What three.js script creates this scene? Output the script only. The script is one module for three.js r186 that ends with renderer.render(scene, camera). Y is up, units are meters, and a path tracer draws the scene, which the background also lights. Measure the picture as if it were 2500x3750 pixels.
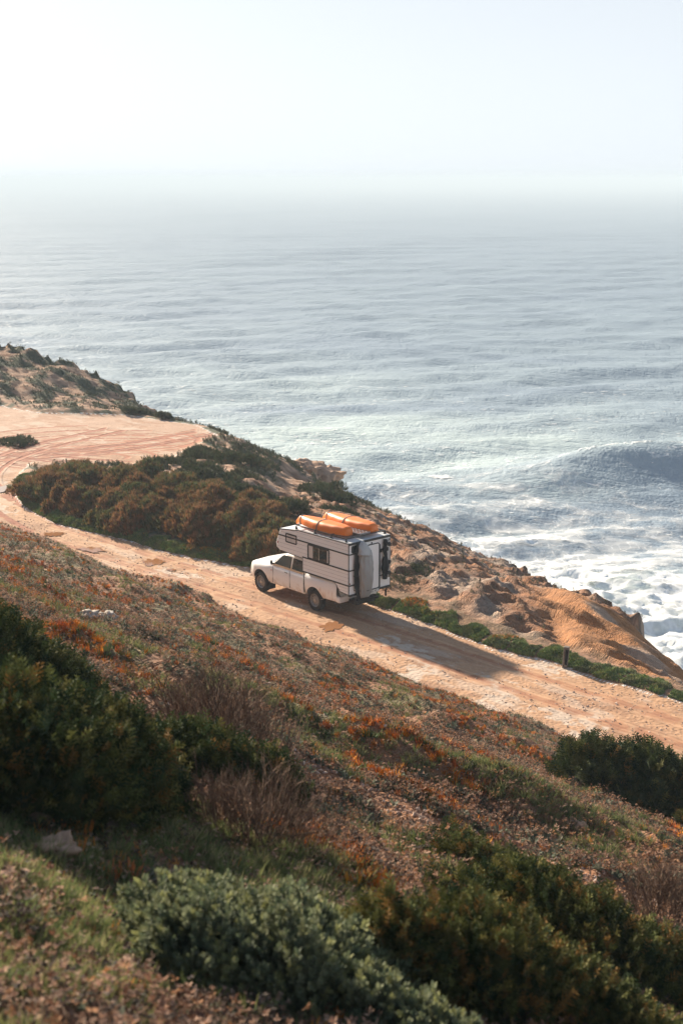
import * as THREE from 'three';
import { createNoise2D, createNoise3D } from 'simplex-noise';
import { mergeGeometries, mergeVertices, toCreasedNormals } from 'three/addons/utils/BufferGeometryUtils.js';
import { RoundedBoxGeometry } from 'three/addons/geometries/RoundedBoxGeometry.js';
import { Brush, Evaluator, SUBTRACTION } from 'three-bvh-csg';

// ---------------------------------------------------------------- camera, sky, sun, exposure
const scene = new THREE.Scene();
const R = Math.PI / 180;
const camera = new THREE.PerspectiveCamera(41.11, 682 / 1024, 0.3, 30000);
camera.position.set(0, 15, 0);
camera.rotation.set(-13.71 * R, 0, 0);
camera.focus = 46; camera.userData.fStop = 4;

const renderer = new THREE.WebGLRenderer({ antialias: true });
renderer.toneMapping = THREE.LinearToneMapping;
renderer.toneMappingExposure = 2.6;
renderer.shadowMap.enabled = true;

const SUN_AZ = 36, SUN_EL = 23;                     // degrees left of the view, degrees up
const sunDir = new THREE.Vector3(-Math.sin(SUN_AZ * R) * Math.cos(SUN_EL * R), Math.sin(SUN_EL * R), -Math.cos(SUN_AZ * R) * Math.cos(SUN_EL * R));
{
  const W = 512, H = 256, d = new Float32Array(W * H * 4), v = new THREE.Vector3();
  const hor = [0.32, 0.347, 0.372], zen = [0.05, 0.082, 0.138];
  for (let j = 0; j < H; j++) for (let i = 0; i < W; i++) {
    const el = ((j + 0.5) / H - 0.5) * Math.PI, az = ((i + 0.5) / W - 0.5) * 2 * Math.PI;
    v.set(Math.cos(az) * Math.cos(el), Math.sin(el), Math.sin(az) * Math.cos(el));
    const g = Math.acos(Math.min(1, Math.max(-1, v.dot(sunDir)))) / R, e = Math.max(0, el / R);
    const k = 1 - Math.exp(-Math.pow(e / 20, 1.5));
    const glow = 0.30 * Math.exp(-Math.pow(g / 15, 1.2)) + 0.185 * Math.exp(-g / 34);
    const c = [1.0, 0.97, 0.92], low = 1 - 0.10 * Math.exp(-e / 2);
    for (let n = 0; n < 3; n++) d[(j * W + i) * 4 + n] = (hor[n] + (zen[n] - hor[n]) * k + glow * c[n]) * low;
    d[(j * W + i) * 4 + 3] = 1;
  }
  const t = new THREE.DataTexture(d, W, H, THREE.RGBAFormat, THREE.FloatType);
  t.mapping = THREE.EquirectangularReflectionMapping; t.magFilter = THREE.LinearFilter; t.minFilter = THREE.LinearFilter; t.needsUpdate = true;
  scene.background = t; scene.environment = t;
}
const sun = new THREE.DirectionalLight(new THREE.Color().setRGB(1, 0.855, 0.67), 5);
sun.name = 'sun';
sun.position.set(-2, 0, -46).addScaledVector(sunDir, 200);
sun.target.position.set(-2, 0, -46);
sun.castShadow = true; sun.shadow.radius = 3.5; sun.shadow.mapSize.set(4096, 4096);
Object.assign(sun.shadow.camera, { left: -80, right: 80, top: 80, bottom: -80, near: 1, far: 500 });
scene.add(sun, sun.target);
scene.fog = new THREE.FogExp2(new THREE.Color().setRGB(0.74, 0.88, 1.0), 0.0006);

// ---------------------------------------------------------------- helpers
function rng(seed) { let s = seed >>> 0; return () => { s = (s + 0x6d2b79f5) | 0; let t = Math.imul(s ^ (s >>> 15), 1 | s); t = (t + Math.imul(t ^ (t >>> 7), 61 | t)) ^ t; return ((t ^ (t >>> 14)) >>> 0) / 4294967296; }; }
const n2a = createNoise2D(rng(11)), n2b = createNoise2D(rng(12)), n2c = createNoise2D(rng(13)), n3 = createNoise3D(rng(14));
const fbm = (x, y, o = 4, n = n2a) => { let s = 0, a = 0.5; for (let i = 0; i < o; i++) { s += a * n(x, y); x = x * 2.03 + 17.1; y = y * 2.03 - 9.7; a *= 0.5; } return s; };
const ridge = (x, y, o = 3, n = n2b) => { let s = 0, a = 0.5; for (let i = 0; i < o; i++) { s += a * (1 - Math.abs(n(x, y)) * 2); x = x * 2.1 + 5.3; y = y * 2.1 + 3.1; a *= 0.5; } return s; };
const clamp = (x, a = 0, b = 1) => Math.min(b, Math.max(a, x));
const smooth = (a, b, x) => { const t = clamp((x - a) / (b - a)); return t * t * (3 - 2 * t); };
const lerp = (a, b, t) => a + (b - a) * t;
const mix3 = (a, b, t) => [lerp(a[0], b[0], t), lerp(a[1], b[1], t), lerp(a[2], b[2], t)];
const col = (r, g, b) => new THREE.Color().setRGB(r, g, b);
const taken = {};
function numbered(name) { const k = taken[name] = (taken[name] ?? -1) + 1; return k ? name + '_' + String(k).padStart(3, '0') : name; }
function std(name, rgb, rough = 0.8, more = {}) {
  const m = more.clearcoat || more.transmission || more.sheen || more.ior ? new THREE.MeshPhysicalMaterial() : new THREE.MeshStandardMaterial();
  m.name = name; m.color.setRGB(...rgb); m.roughness = rough; m.side = THREE.DoubleSide; Object.assign(m, more); return m;
}
function part(name, geo, mat, parent) { const m = new THREE.Mesh(geo, mat); m.name = name; m.castShadow = m.receiveShadow = true; parent.add(m); return m; }
function tag(o, label, category, group) { o.userData.label = label; o.userData.category = category; if (group) o.userData.group = group; return o; }
function thing(name, label, category, group) { const g = new THREE.Group(); g.name = numbered(name); scene.add(g); return tag(g, label, category, group); }
function kindOf(o, kind) { o.userData.kind = kind; return o; }
function geoFrom(pos, idx, extra = {}) {
  const g = new THREE.BufferGeometry();
  g.setAttribute('position', new THREE.Float32BufferAttribute(pos, 3));
  if (idx) g.setIndex(idx);
  for (const k in extra) g.setAttribute(k, new THREE.Float32BufferAttribute(extra[k], k === 'uv' ? 2 : 3));
  g.computeVertexNormals(); return g;
}
// tileable grey noise (0..1) as a data texture; fn(u, v, periodic noise) gives the value
function tileTex(size, fn, seed = 5) {
  const n4 = createNoise3D(rng(seed)), n4b = createNoise3D(rng(seed + 1)), d = new Uint8Array(size * size * 4);
  const per = (u, v, f) => { const a = u * 2 * Math.PI, b = v * 2 * Math.PI, r = f / (2 * Math.PI); return 0.7 * (n4(Math.cos(a) * r, Math.sin(a) * r, Math.cos(b) * r + 9) + n4b(Math.sin(b) * r + 3, Math.cos(b) * r, Math.sin(a) * r)); };
  for (let j = 0; j < size; j++) for (let i = 0; i < size; i++) {
    const c = fn(i / size, j / size, per), o = (j * size + i) * 4;
    for (let k = 0; k < 3; k++) d[o + k] = clamp(Array.isArray(c) ? c[k] : c) * 255;
    d[o + 3] = 255;
  }
  const t = new THREE.DataTexture(d, size, size); t.wrapS = t.wrapT = THREE.RepeatWrapping; t.magFilter = THREE.LinearFilter; t.minFilter = THREE.LinearMipmapLinearFilter; t.generateMipmaps = true; t.needsUpdate = true; return t;
}
// ---------------------------------------------------------------- the lie of the land (metres, plan x z)
const EDGE = [[-70, -122], [-37.8, -108.4], [-25.5, -102.2], [-21.7, -100.4], [-18.8, -99.6], [-15.1, -97.6], [-13.3, -95.2], [-11.4, -92.4], [-8.8, -88.8], [-6.1, -85.6], [-4, -84.5], [-1, -79.6], [1.3, -76.8], [3.7, -72.2], [6.3, -67.6], [8.8, -62.5], [9.8, -57.8], [11.1, -54.2], [12, -53.3], [12.2, -51.4], [12.7, -49.6], [13.4, -48.6], [14.6, -45.1], [16.5, -39.2], [22, -28], [34, -5]];
const EDGE_H = [5, 4, 3, 2.3, 1.7, 0, -1, -1.2, -1.7, -2.1, -2.5, -3, -3.5, -3.6, -3.6, -3.3, -2.8, -2.2, -2.4, -3.2, -4.2, -4.8, -5, -5, -5, -5];
const NEAR = [[-60, -92], [-31.8, -72.4], [-20.2, -63.4], [-15.3, -59.3], [-14.1, -58.2], [-12.5, -56.4], [-10.8, -54.2], [-9.5, -52.4], [-8.5, -50.7], [-6.7, -49.9], [-5.5, -47.8], [-3.6, -45.9], [-1.2, -43.1], [0, -42.1], [1.4, -40.6], [3.1, -38.3], [4.7, -36.8], [5.8, -36], [6.6, -34.1], [8.9, -32.9], [12.2, -27], [26, -8]];
const FAR = [[30, -12], [14.1, -31.7], [10.1, -37.7], [8, -39.6], [6.9, -41], [5, -42.4], [3.5, -44.4], [1, -47.3], [-1.3, -50.2], [-3.5, -51.9], [-6.1, -53.5], [-7.8, -54.8], [-8.9, -56.1], [-10.4, -57.2], [-12.8, -59.2], [-14.7, -62], [-15.8, -64.6], [-16.8, -68.9], [-16.9, -72.8], [-12.5, -71.7], [-10.1, -71.7], [-8.8, -76.5], [-7.4, -80.6], [-9.1, -84.4], [-13.5, -87.9], [-19.7, -88.8], [-23.2, -91.9], [-60, -101]];
const ROAD = [...NEAR, ...FAR];
const TQ = (x, z) => [x * 0.66 + z * 0.75, -x * 0.75 + z * 0.66];     // along the road, across it towards the hill
const XZ = (t, q) => { const D = 0.66 * 0.66 + 0.75 * 0.75; return [(t * 0.66 - q * 0.75) / D, (t * 0.75 + q * 0.66) / D]; };
const HILL = (q) => 13.4 + 0.487 * q;
const SEA_Y = -22;

function polyDist(P, x, z, closed) {               // unsigned distance, side of the nearest segment, position along
  let best = 1e9, side = 1, at = 0;
  for (let i = 0, n = P.length; i < (closed ? n : n - 1); i++) {
    const a = P[i], b = P[(i + 1) % n], dx = b[0] - a[0], dz = b[1] - a[1], t = clamp(((x - a[0]) * dx + (z - a[1]) * dz) / (dx * dx + dz * dz));
    const ex = x - a[0] - dx * t, ez = z - a[1] - dz * t, d = ex * ex + ez * ez;
    if (d < best) { best = d; side = dx * (z - a[1]) - dz * (x - a[0]) < 0 ? 1 : -1; at = i + t; }
  }
  return [Math.sqrt(best), side, at];
}
function inside(P, x, z) { let c = false; for (let i = 0, j = P.length - 1; i < P.length; j = i++) if ((P[i][1] > z) !== (P[j][1] > z) && x < ((P[j][0] - P[i][0]) * (z - P[i][1])) / (P[j][1] - P[i][1]) + P[i][0]) c = !c; return c; }
const roadDist = (x, z) => polyDist(ROAD, x, z, true)[0] * (inside(ROAD, x, z) ? -1 : 1);   // below 0 on the road
const seaDist = (x, z) => { const [d, s] = polyDist(EDGE, x, z, false); return d * s; };     // above 0 past the cliff edge

// thin plate spline through measured heights
const CTRL = [];
EDGE.forEach((p, i) => CTRL.push([p[0], p[1], EDGE_H[i]]));
NEAR.forEach((p, i) => { if (i > 0 && i < NEAR.length - 1 && (i % 2 || i < 4 || i > 15)) CTRL.push([p[0], p[1], 0.05]); });
FAR.forEach((p, i) => { if (i > 0 && i < FAR.length - 1) CTRL.push([p[0], p[1], 0.05]); });
for (const q of [12, 4, -3, -9, -15, -20.5, -24.5]) for (const t of [-110, -80, -62, -46, -33, -22, -12, -4, 3, 14, 26]) {
  const [x, z] = XZ(t, q); CTRL.push([x, z, HILL(q) + (q === -24.5 ? -0.1 : 0)]);
}
CTRL.push([-7.2, -63.5, 0.95], [-10, -66, 0.9], [-12.5, -66, 0.6], [-5, -59, 0.8], [-2, -55, 0.7], [-5.5, -69, 0.7], [-3.5, -76, -0.8], [-1, -70, -0.6], [0.5, -62, -0.3], [-4, -80, -1.0],   // the mound beyond the bend
  [3.2, -49.5, 0.8], [5.2, -47, 0.6], [1.2, -53.5, 1.0], [6.6, -45, 0.3], [5.5, -54, -0.6], [3.8, -60, -1.3], [7.8, -50.5, -0.7], [9.2, -45.2, 0.0], [10, -48, -0.5], [11.5, -42.8, -1.1], [12, -40, -1.2], [11, -42.2, -0.9], [14, -36.5, -1.6],
  [-22, -95, 0.9], [-28, -98.5, 1.8], [-17, -93.5, 0.3], [-34, -99, 2.0], [-30, -94, 0.3], [-30, -80, 0], [-24, -74, 0], [-45, -90, 0.2], [-14, -81, -0.05], [-20, -82, 0]);
const TPS = (() => {
  const n = CTRL.length, N = n + 3, A = Array.from({ length: N }, () => new Float64Array(N + 1)), U = (r2) => (r2 > 1e-9 ? r2 * Math.log(r2) : 0);
  for (let i = 0; i < n; i++) {
    for (let j = 0; j < n; j++) A[i][j] = U((CTRL[i][0] - CTRL[j][0]) ** 2 + (CTRL[i][1] - CTRL[j][1]) ** 2) + (i === j ? 0.6 : 0);
    A[i][n] = A[n][i] = 1; A[i][n + 1] = A[n + 1][i] = CTRL[i][0]; A[i][n + 2] = A[n + 2][i] = CTRL[i][1]; A[i][N] = CTRL[i][2];
  }
  for (let c = 0; c < N; c++) {
    let p = c; for (let r = c + 1; r < N; r++) if (Math.abs(A[r][c]) > Math.abs(A[p][c])) p = r;
    [A[c], A[p]] = [A[p], A[c]];
    for (let r = c + 1; r < N; r++) { const f = A[r][c] / A[c][c]; if (f) for (let k = c; k <= N; k++) A[r][k] -= f * A[c][k]; }
  }
  const w = new Float64Array(N);
  for (let r = N - 1; r >= 0; r--) { let s = A[r][N]; for (let k = r + 1; k < N; k++) s -= A[r][k] * w[k]; w[r] = s / A[r][r]; }
  return (x, z) => { let s = w[n] + w[n + 1] * x + w[n + 2] * z; for (let i = 0; i < n; i++) { const dx = x - CTRL[i][0], dz = z - CTRL[i][1], r2 = dx * dx + dz * dz; if (r2 > 1e-9) s += w[i] * r2 * Math.log(r2); } return s; };
})();
// curves on the hillside: raised lips and hollows between them [points, height, half width]
const LIPS = [
  [[[-2.9, -15.2], [-1.6, -14.6], [-0.4, -14.2], [1.3, -13.6], [2.9, -13.2], [4.0, -12.0], [4.8, -10.6]], 0.34, 0.55],
  [[[-2.2, -12.0], [-0.9, -11.6], [0.0, -11.3], [1.4, -10.8], [2.4, -10.4], [3.4, -9.6]], -0.26, 0.8],
  [[[-9.5, -40], [-6.5, -35.5], [-3, -31], [1, -27], [3.5, -24]], 0.35, 1.0],
  [[[-12, -38], [-8, -32.5], [-5, -28], [-2, -25.2], [1, -22.5]], -0.35, 1.4],
  [[[-8.5, -27], [-5, -22.5], [-2, -19.5], [1, -17.5], [5, -15.5]], 0.2, 1.0],
  [[[-7, -48.5], [-6, -47.4], [-4.9, -46.6]], 0.35, 0.5],
];
const lipAt = (x, z) => { let s = 0; for (const [P, h, w] of LIPS) { const d = polyDist(P, x, z, false)[0]; if (d < w * 3) s += h * Math.exp(-(d * d) / (w * w)); } return s; };

// everything known about one spot: height, and what covers it
function spot(x, z) {
  const [t, q] = TQ(x, z), dR = q > -18 ? 9 : roadDist(x, z), o = { t, q, dR, x, z };
  let dE = q > -24 ? -20 : seaDist(x, z);
  const hillside = dR > 0 && q > -34 && (q > -24 || (dE < -8 && polyDist(NEAR, x, z, false)[0] < polyDist(FAR, x, z, false)[0] + 0.01));
  o.hillside = hillside;
  let h = TPS(x, z); h *= smooth(-0.7, 0.7, dR);
  if (hillside) {
    h += lipAt(x, z) + (0.16 * fbm(t * 0.22, q * 0.4, 3, n2b) + 0.1 * fbm(t * 0.9, q * 1.2, 3)) * smooth(0, 2.5, dR);
    h += 0.16 * smooth(0.0, 0.35, dR) * smooth(4, 0.5, dR) * (0.6 + 0.9 * n2c(t * 0.35, 3));   // small bank above the track
    h += 0.045 * fbm(t * 3.1, q * 3.1, 2, n2c) * smooth(0, 0.6, dR);
  } else if (dR > 0) {
    dE += 0.75 * fbm(x * 0.28, z * 0.28, 3, n2c) + 0.25 * n2a(x * 1.3, z * 1.3);
    const rock = o.rock = smooth(-53, -47, t + 3 * fbm(x * 0.2, z * 0.2, 2)) * smooth(0.9, 2.0, dR);
    const dn = rock * smooth(6.4, 7.6, x) * smooth(-49.5, -47.6, z + 0.5 * n2b(x * 0.5, 2)); o.dune = dn;
    const bank = rock * smooth(6.8, 4.8, x) * smooth(1.1, 2.1, dR + 0.5 * n2a(t * 0.7, 4)); 
    h += 0.32 * bank * (0.75 + 0.5 * n2b(t * 0.4, 9));
    const u = t * 0.20, v = q * 0.85, wx = 0.8 * n2a(t * 0.16, q * 0.3);
    const rough = rock * (1 - dn);
    h += rough * (0.12 * (ridge(u + wx, v + wx * 1.5, 3) - 0.35) + 0.14 * fbm(t * 0.2, q * 0.35, 2, n2a) + 0.19 * ridge(t * 0.28, q * 1.9 + wx, 3, n2c) + 0.06 * fbm(t * 2.0, q * 5, 3));
    if (rough > 0.01) { const st = 0.24, f = (h + 0.12 * n2a(t * 0.5, q * 0.5)) / st, fl = Math.floor(f); h = lerp(h, (fl + smooth(0.62, 0.98, f - fl)) * st, 0.75 * rough); h += rough * (0.055 * ridge(t * 0.9, q * 4.2, 2) + 0.035 * fbm(t * 2.5, q * 5, 2, n2b)); }
    h += dn * (0.62 * (ridge(t * 0.11, q * 0.42 + 0.3 * n2a(t * 0.16, q * 0.2), 1, n2c) - 0.2) + 0.10 * ridge(t * 0.3, q * 1.3 + 0.5 * n2b(t * 0.3, q * 0.3), 2));
    const soft = (1 - rock) * smooth(0, 2, dR);
    h += soft * (0.35 * fbm(t * 0.18, q * 0.3, 3, n2b) + 0.12 * fbm(t * 0.8, q * 1.1, 3));
    const gully = Math.exp(-((polyDist([[-2.6, -77], [-2.3, -71.5], [-2.2, -66], [-2.8, -61.5]], x, z, false)[0] / 1.1) ** 2));
    o.gully = gully; h -= 0.55 * gully - gully * 0.16 * ridge(x * 0.9, z * 0.9, 2);
    h += 0.14 * smooth(0, 0.5, dR) * smooth(2.2, 0.6, dR);
    if (dE > -1.2) { h += 0.3 * smooth(-1.2, -0.1, dE) * (0.2 + n2b(x * 0.8, z * 0.8)) * smooth(1.2, 0, dE); }
    if (dE > 0) {
      const drop = 1 - Math.exp(-Math.pow(dE / 2.4, 1.15));
      h = lerp(h, SEA_Y - 4, drop) + 0.9 * fbm(x * 0.35, z * 0.35 + h * 0.2, 3) * smooth(0, 2, dE);
    }
  } else {
    h += 0.03 * fbm(t * 0.5, q * 0.7, 2) - 0.03 + 0.012 * n2c(t * 3, q * 3);
  }
  o.dE = dE; o.h = h; return o;
}
const H = (x, z) => spot(x, z).h;

function axisLines(list) { const out = [list[0][0]]; for (let i = 0; i < list.length - 1; i++) { const [a, s0] = list[i], [b, s1] = list[i + 1]; let p = a; while (p < b) { p += lerp(s0, s1, clamp((p - a) / (b - a))); if (p < b) out.push(p); } out.push(b); } return out; }
const TL = axisLines([[-135, 1.2], [-105, 0.4], [-78, 0.26], [-50, 0.19], [-38, 0.16], [-20, 0.13], [-9, 0.085], [5, 0.085], [14, 0.4], [26, 1]]);
const QL = axisLines([[-78, 1.0], [-60, 0.35], [-54, 0.2], [-42, 0.16], [-28, 0.14], [-14, 0.11], [-8, 0.085], [3, 0.085], [8, 0.4], [12, 1]]);
const SOIL = [0.30, 0.138, 0.066], LITTER = [0.28, 0.145, 0.082], MOSS = [0.125, 0.130, 0.062], DIRT = [0.46, 0.29, 0.195], SAND = [0.30, 0.132, 0.058], STONE = [0.225, 0.112, 0.068], PALE = [0.40, 0.32, 0.26], SCRUB = [0.075, 0.085, 0.045];
{
  const nt = TL.length, nq = QL.length, pos = new Float32Array(nt * nq * 3), cl = new Float32Array(nt * nq * 3), uv = new Float32Array(nt * nq * 2), cls = new Uint8Array(nt * nq);
  for (let j = 0; j < nq; j++) for (let i = 0; i < nt; i++) {
    const k = j * nt + i, [x, z] = XZ(TL[i], QL[j]), o = spot(x, z);
    pos.set([x, o.h, z], k * 3); uv.set([TL[i], QL[j]], k * 2);
    let c;
    const g1 = fbm(o.t * 0.35, o.q * 0.6, 4, n2c), g2 = fbm(o.t * 1.4, o.q * 2.2, 3, n2b), g3 = n2a(o.t * 7, o.q * 7);
    if (o.hillside) {
      cls[k] = 1;
      c = mix3(LITTER, SOIL, smooth(-0.25, 0.3, g2));
      c = mix3(c, MOSS, 0.75 * smooth(-0.05, 0.25, g1 + 0.4 * g2));
      if (o.q > -16) c = mix3(c, SOIL, 0.95 * smooth(1.15, 0.8, polyDist(LIPS[1][0], x, z, false)[0] + 0.25 * g2));
    } else if (o.dR > 0) {
      const headland = o.t < -66 && o.q < -45 ? 1 : 0;
      cls[k] = headland ? 3 : 2;
      const soft = mix3(mix3(DIRT, SOIL, smooth(-0.2, 0.35, g2 + 0.3 * g1)), SCRUB, smooth(-0.12, 0.12, g1 + 0.35 * g2 + (o.q < -49 ? 0.1 : 0)) * (1 - 0.9 * (o.gully ?? 0)));
      let rk = mix3(SAND, STONE, smooth(-0.3, 0.4, g1 + 0.5 * g2));
      rk = mix3(rk, [0.115, 0.080, 0.052], 0.85 * smooth(0.10, 0.30, 0.55 * g2 + 0.3 * g1 + 0.55 * fbm(o.t * 0.45, o.q * 2.8, 3, n2a)) * (1 - o.dune));
      rk = mix3(rk, [0.34, 0.19, 0.115], 0.6 * smooth(0.25, 0.6, n2b(o.t * 0.5, o.q * 2.6)) * (1 - o.dune));
      rk = mix3(rk, [0.44, 0.19, 0.064], 0.85 * o.dune);
      rk = mix3(rk, PALE, smooth(0.16, 0.34, fbm(o.t * 0.2 + 40, o.q * 0.35, 2)) * 0.6);
      c = mix3(soft, rk, o.rock ?? 0);
      if (o.dR < 1.8 && o.t > -44) c = mix3(c, SOIL, 0.6 * smooth(1.8, 0.8, o.dR));
    } else { cls[k] = 0; c = [1, 1, 1]; }
    if (cls[k]) { const m = 0.9 + 0.22 * g3 + 0.16 * n2c(o.t * 2.7, o.q * 2.7); c = c.map((v) => v * clamp(m, 0.6, 1.3)); }
    cl.set(c, k * 3);
  }
  const idx = [[], [], [], []];
  for (let j = 0; j < nq - 1; j++) for (let i = 0; i < nt - 1; i++) {
    const a = j * nt + i, b = a + 1, c = a + nt, d = c + 1;
    if (Math.max(pos[a * 3 + 1], pos[b * 3 + 1], pos[c * 3 + 1], pos[d * 3 + 1]) < SEA_Y - 3) continue;
    for (const tri of [[a, c, b], [b, c, d]]) { const k = tri.map((v) => cls[v]); idx[k[0] === k[1] ? k[0] : k[1] === k[2] ? k[1] : k[2]].push(...tri); }
  }
  const all = new THREE.BufferGeometry();
  all.setAttribute('position', new THREE.BufferAttribute(pos, 3));
  all.setIndex(idx.flat()); all.computeVertexNormals();
  if (all.attributes.normal.getY(((nq / 2) | 0) * nt + ((nt / 2) | 0)) < 0) { for (const l of idx) for (let i = 0; i < l.length; i += 3) [l[i], l[i + 1]] = [l[i + 1], l[i]]; all.setIndex(idx.flat()); all.computeVertexNormals(); }
  const nor = all.attributes.normal.array;
  const cut = (list) => {
    const map = new Map(), p = [], n = [], c = [], u = [], ix = [];
    for (const v of list) { let m = map.get(v); if (m === undefined) { m = map.size; map.set(v, m); p.push(pos[v * 3], pos[v * 3 + 1], pos[v * 3 + 2]); n.push(nor[v * 3], nor[v * 3 + 1], nor[v * 3 + 2]); c.push(cl[v * 3], cl[v * 3 + 1], cl[v * 3 + 2]); u.push(uv[v * 2], uv[v * 2 + 1]); } ix.push(m); }
    const g = new THREE.BufferGeometry();
    g.setAttribute('position', new THREE.Float32BufferAttribute(p, 3)); g.setAttribute('normal', new THREE.Float32BufferAttribute(n, 3)); g.setAttribute('color', new THREE.Float32BufferAttribute(c, 3)); g.setAttribute('uv', new THREE.Float32BufferAttribute(u, 2));
    g.setIndex(ix); return g;
  };
  // ---- soil grain shared by the hill, the cliff and the headland
  const grain = tileTex(512, (u, v, n) => { const s = 0.5 + 0.22 * n(u, v, 24) + 0.2 * n(u, v, 60) + 0.16 * n(u, v, 130); const k = 0.66 + 0.34 * s; return [k, k * 0.99, k * 0.97]; }, 21);
  const relief = tileTex(512, (u, v, n) => 0.5 + 0.2 * n(u, v, 16) + 0.2 * n(u, v, 44) + 0.2 * n(u, v, 110), 31);
  for (const t of [grain, relief]) { t.repeat.set(0.31, 0.31); t.updateMatrix(); }
  const soil = std('soil', [1.12, 1.12, 1.12], 0.95, { vertexColors: true, map: grain, bumpMap: relief, bumpScale: 0.07 });
  const rockM = std('sandstone', [1.12, 1.12, 1.12], 0.9, { vertexColors: true, map: grain, bumpMap: relief, bumpScale: 0.055 });
  // ---- the track: its own sheet of colour and relief laid out along t and q, 4 cm a dot
  const W = 2048, HH = 912, T0 = -106, T1 = -16, Q0 = -62, Q1 = -22, px = W / (T1 - T0), cv = document.createElement('canvas'), bv = document.createElement('canvas');
  cv.width = bv.width = W; cv.height = bv.height = HH;
  const cx = cv.getContext('2d'), bx = bv.getContext('2d'), im = cx.createImageData(W, HH), bm = bx.createImageData(W, HH);
  const srgb = (v) => 255 * (v <= 0.0031308 ? 12.92 * v : 1.055 * Math.pow(v, 1 / 2.4) - 0.055);
  const WET_SHINE = [[[1.7, -43.3], [2.4, -42.1], [2.9, -41.1], [2.1, -39.9]], [[4.6, -39.6], [5.0, -38.7], [4.4, -37.6]], [[6.3, -41.0], [6.9, -40.4]], [[6.2, -37.0], [7.2, -36.4], [6.6, -35.0]], [[-15.6, -61.5], [-17, -64.5], [-17.6, -68]], [[-7.2, -51.7], [-5.9, -50.9]]].map((P) => P.map(([x, z]) => TQ(x, z)));  // paths where wet shine is painted pale into the track colour
  const paintedShine = (t, q, b, p) => { let m = 0; for (const P of WET_SHINE) { if (Math.abs(t - P[0][0]) > 9) continue; const d = polyDist(P, t, q, false)[0] + 0.9 * b + 0.15 * p; m = Math.max(m, smooth(0.5, 0.15, d)); } return m; };
  const onRoad = Array.from({ length: 128 * 57 }, (_, k) => roadDist(...XZ(T0 + ((k % 128) + 0.5) * 16 / px, Q1 - (Math.floor(k / 128) + 0.5) * 16 / px)) < 1.2);
  for (let j = 0; j < HH; j++) for (let i = 0; i < W; i++) {
    const t = T0 + (i + 0.5) / px, q = Q1 - (j + 0.5) / px, o = (j * W + i) * 4;
    if (!onRoad[(j >> 4) * 128 + (i >> 4)]) continue;
    const a = fbm(t * 0.22, q * 0.5, 4, n2b), b = fbm(t * 1.1, q * 1.6, 3, n2c), p = n2a(t * 5.2, q * 5.2) * 0.6 + n2b(t * 11, q * 11) * 0.5, pan = smooth(-62, -66, t);
    let c = mix3([0.415, 0.232, 0.126], [0.39, 0.246, 0.168], pan);
    c = mix3(c, [0.30, 0.155, 0.085], smooth(0.0, 0.35, a + 0.35 * b) * 0.75);
    c = mix3(c, [0.50, 0.40, 0.32], Math.max(0.5 * smooth(0.16, 0.36, fbm(t * 0.16 + 7, q * 0.45 + 3, 4, n2c) + 0.12 * b), paintedShine(t, q, b, p)) * 0.9);
    const st = smooth(0.35, 0.75, p); c = mix3(c, [0.52, 0.37, 0.26], st * 0.4 * (1 - 0.5 * pan));
    c = mix3(c, [0.24, 0.135, 0.085], smooth(0.3, 0.8, -p) * 0.5);
    const m = 0.94 + 0.10 * n2c(t * 17, q * 17);
    for (let k = 0; k < 3; k++) im.data[o + k] = srgb(clamp(c[k] * m));
    im.data[o + 3] = 255;
    const hgt = 0.55 + 0.16 * p + 0.1 * b + 0.06 * n2c(t * 17, q * 17);
    bm.data[o] = bm.data[o + 1] = bm.data[o + 2] = 255 * clamp(hgt); bm.data[o + 3] = 255;
  }
  cx.putImageData(im, 0, 0); bx.putImageData(bm, 0, 0);
  const X = (t) => (t - T0) * px, Y = (q) => (Q1 - q) * px, rr = rng(77);
  const toTQ = (P) => P.map(([x, z]) => TQ(x, z));
  function stroke(P, w, c, d) {                        // a wheel rut: churned darker mud with pushed-up rims
    const path = (ctx) => { ctx.beginPath(); ctx.moveTo(X(P[0][0]), Y(P[0][1])); for (let i = 1; i < P.length - 1; i++) { const mx = (P[i][0] + P[i + 1][0]) / 2, my = (P[i][1] + P[i + 1][1]) / 2; ctx.quadraticCurveTo(X(P[i][0]), Y(P[i][1]), X(mx), Y(my)); } ctx.lineTo(X(P.at(-1)[0]), Y(P.at(-1)[1])); };
    cx.lineCap = bx.lineCap = 'round';
    path(cx); cx.lineWidth = w * px; cx.strokeStyle = c; cx.setLineDash([6 + rr() * 30, 2 + rr() * 14]); cx.stroke();
    path(bx); bx.lineWidth = w * px * 1.9; bx.strokeStyle = 'rgba(215,215,215,0.5)'; bx.stroke();
    path(bx); bx.lineWidth = w * px; bx.strokeStyle = `rgba(50,50,50,${d})`; bx.stroke();
  }
  const pair = (P, c, d, gap = 1.5) => { for (const s of [-0.5, 0.5]) stroke(P.map(([t, q], i) => { const a = P[Math.max(0, i - 1)], b = P[Math.min(P.length - 1, i + 1)], l = Math.hypot(b[0] - a[0], b[1] - a[1]); return [t - ((b[1] - a[1]) / l) * gap * s, q + ((b[0] - a[0]) / l) * gap * s]; }), 0.22 + 0.1 * rr(), c, d); };
  const MUD = ['rgba(135,76,50,0.8)', 'rgba(118,66,44,0.75)', 'rgba(150,90,62,0.75)'];
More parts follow.
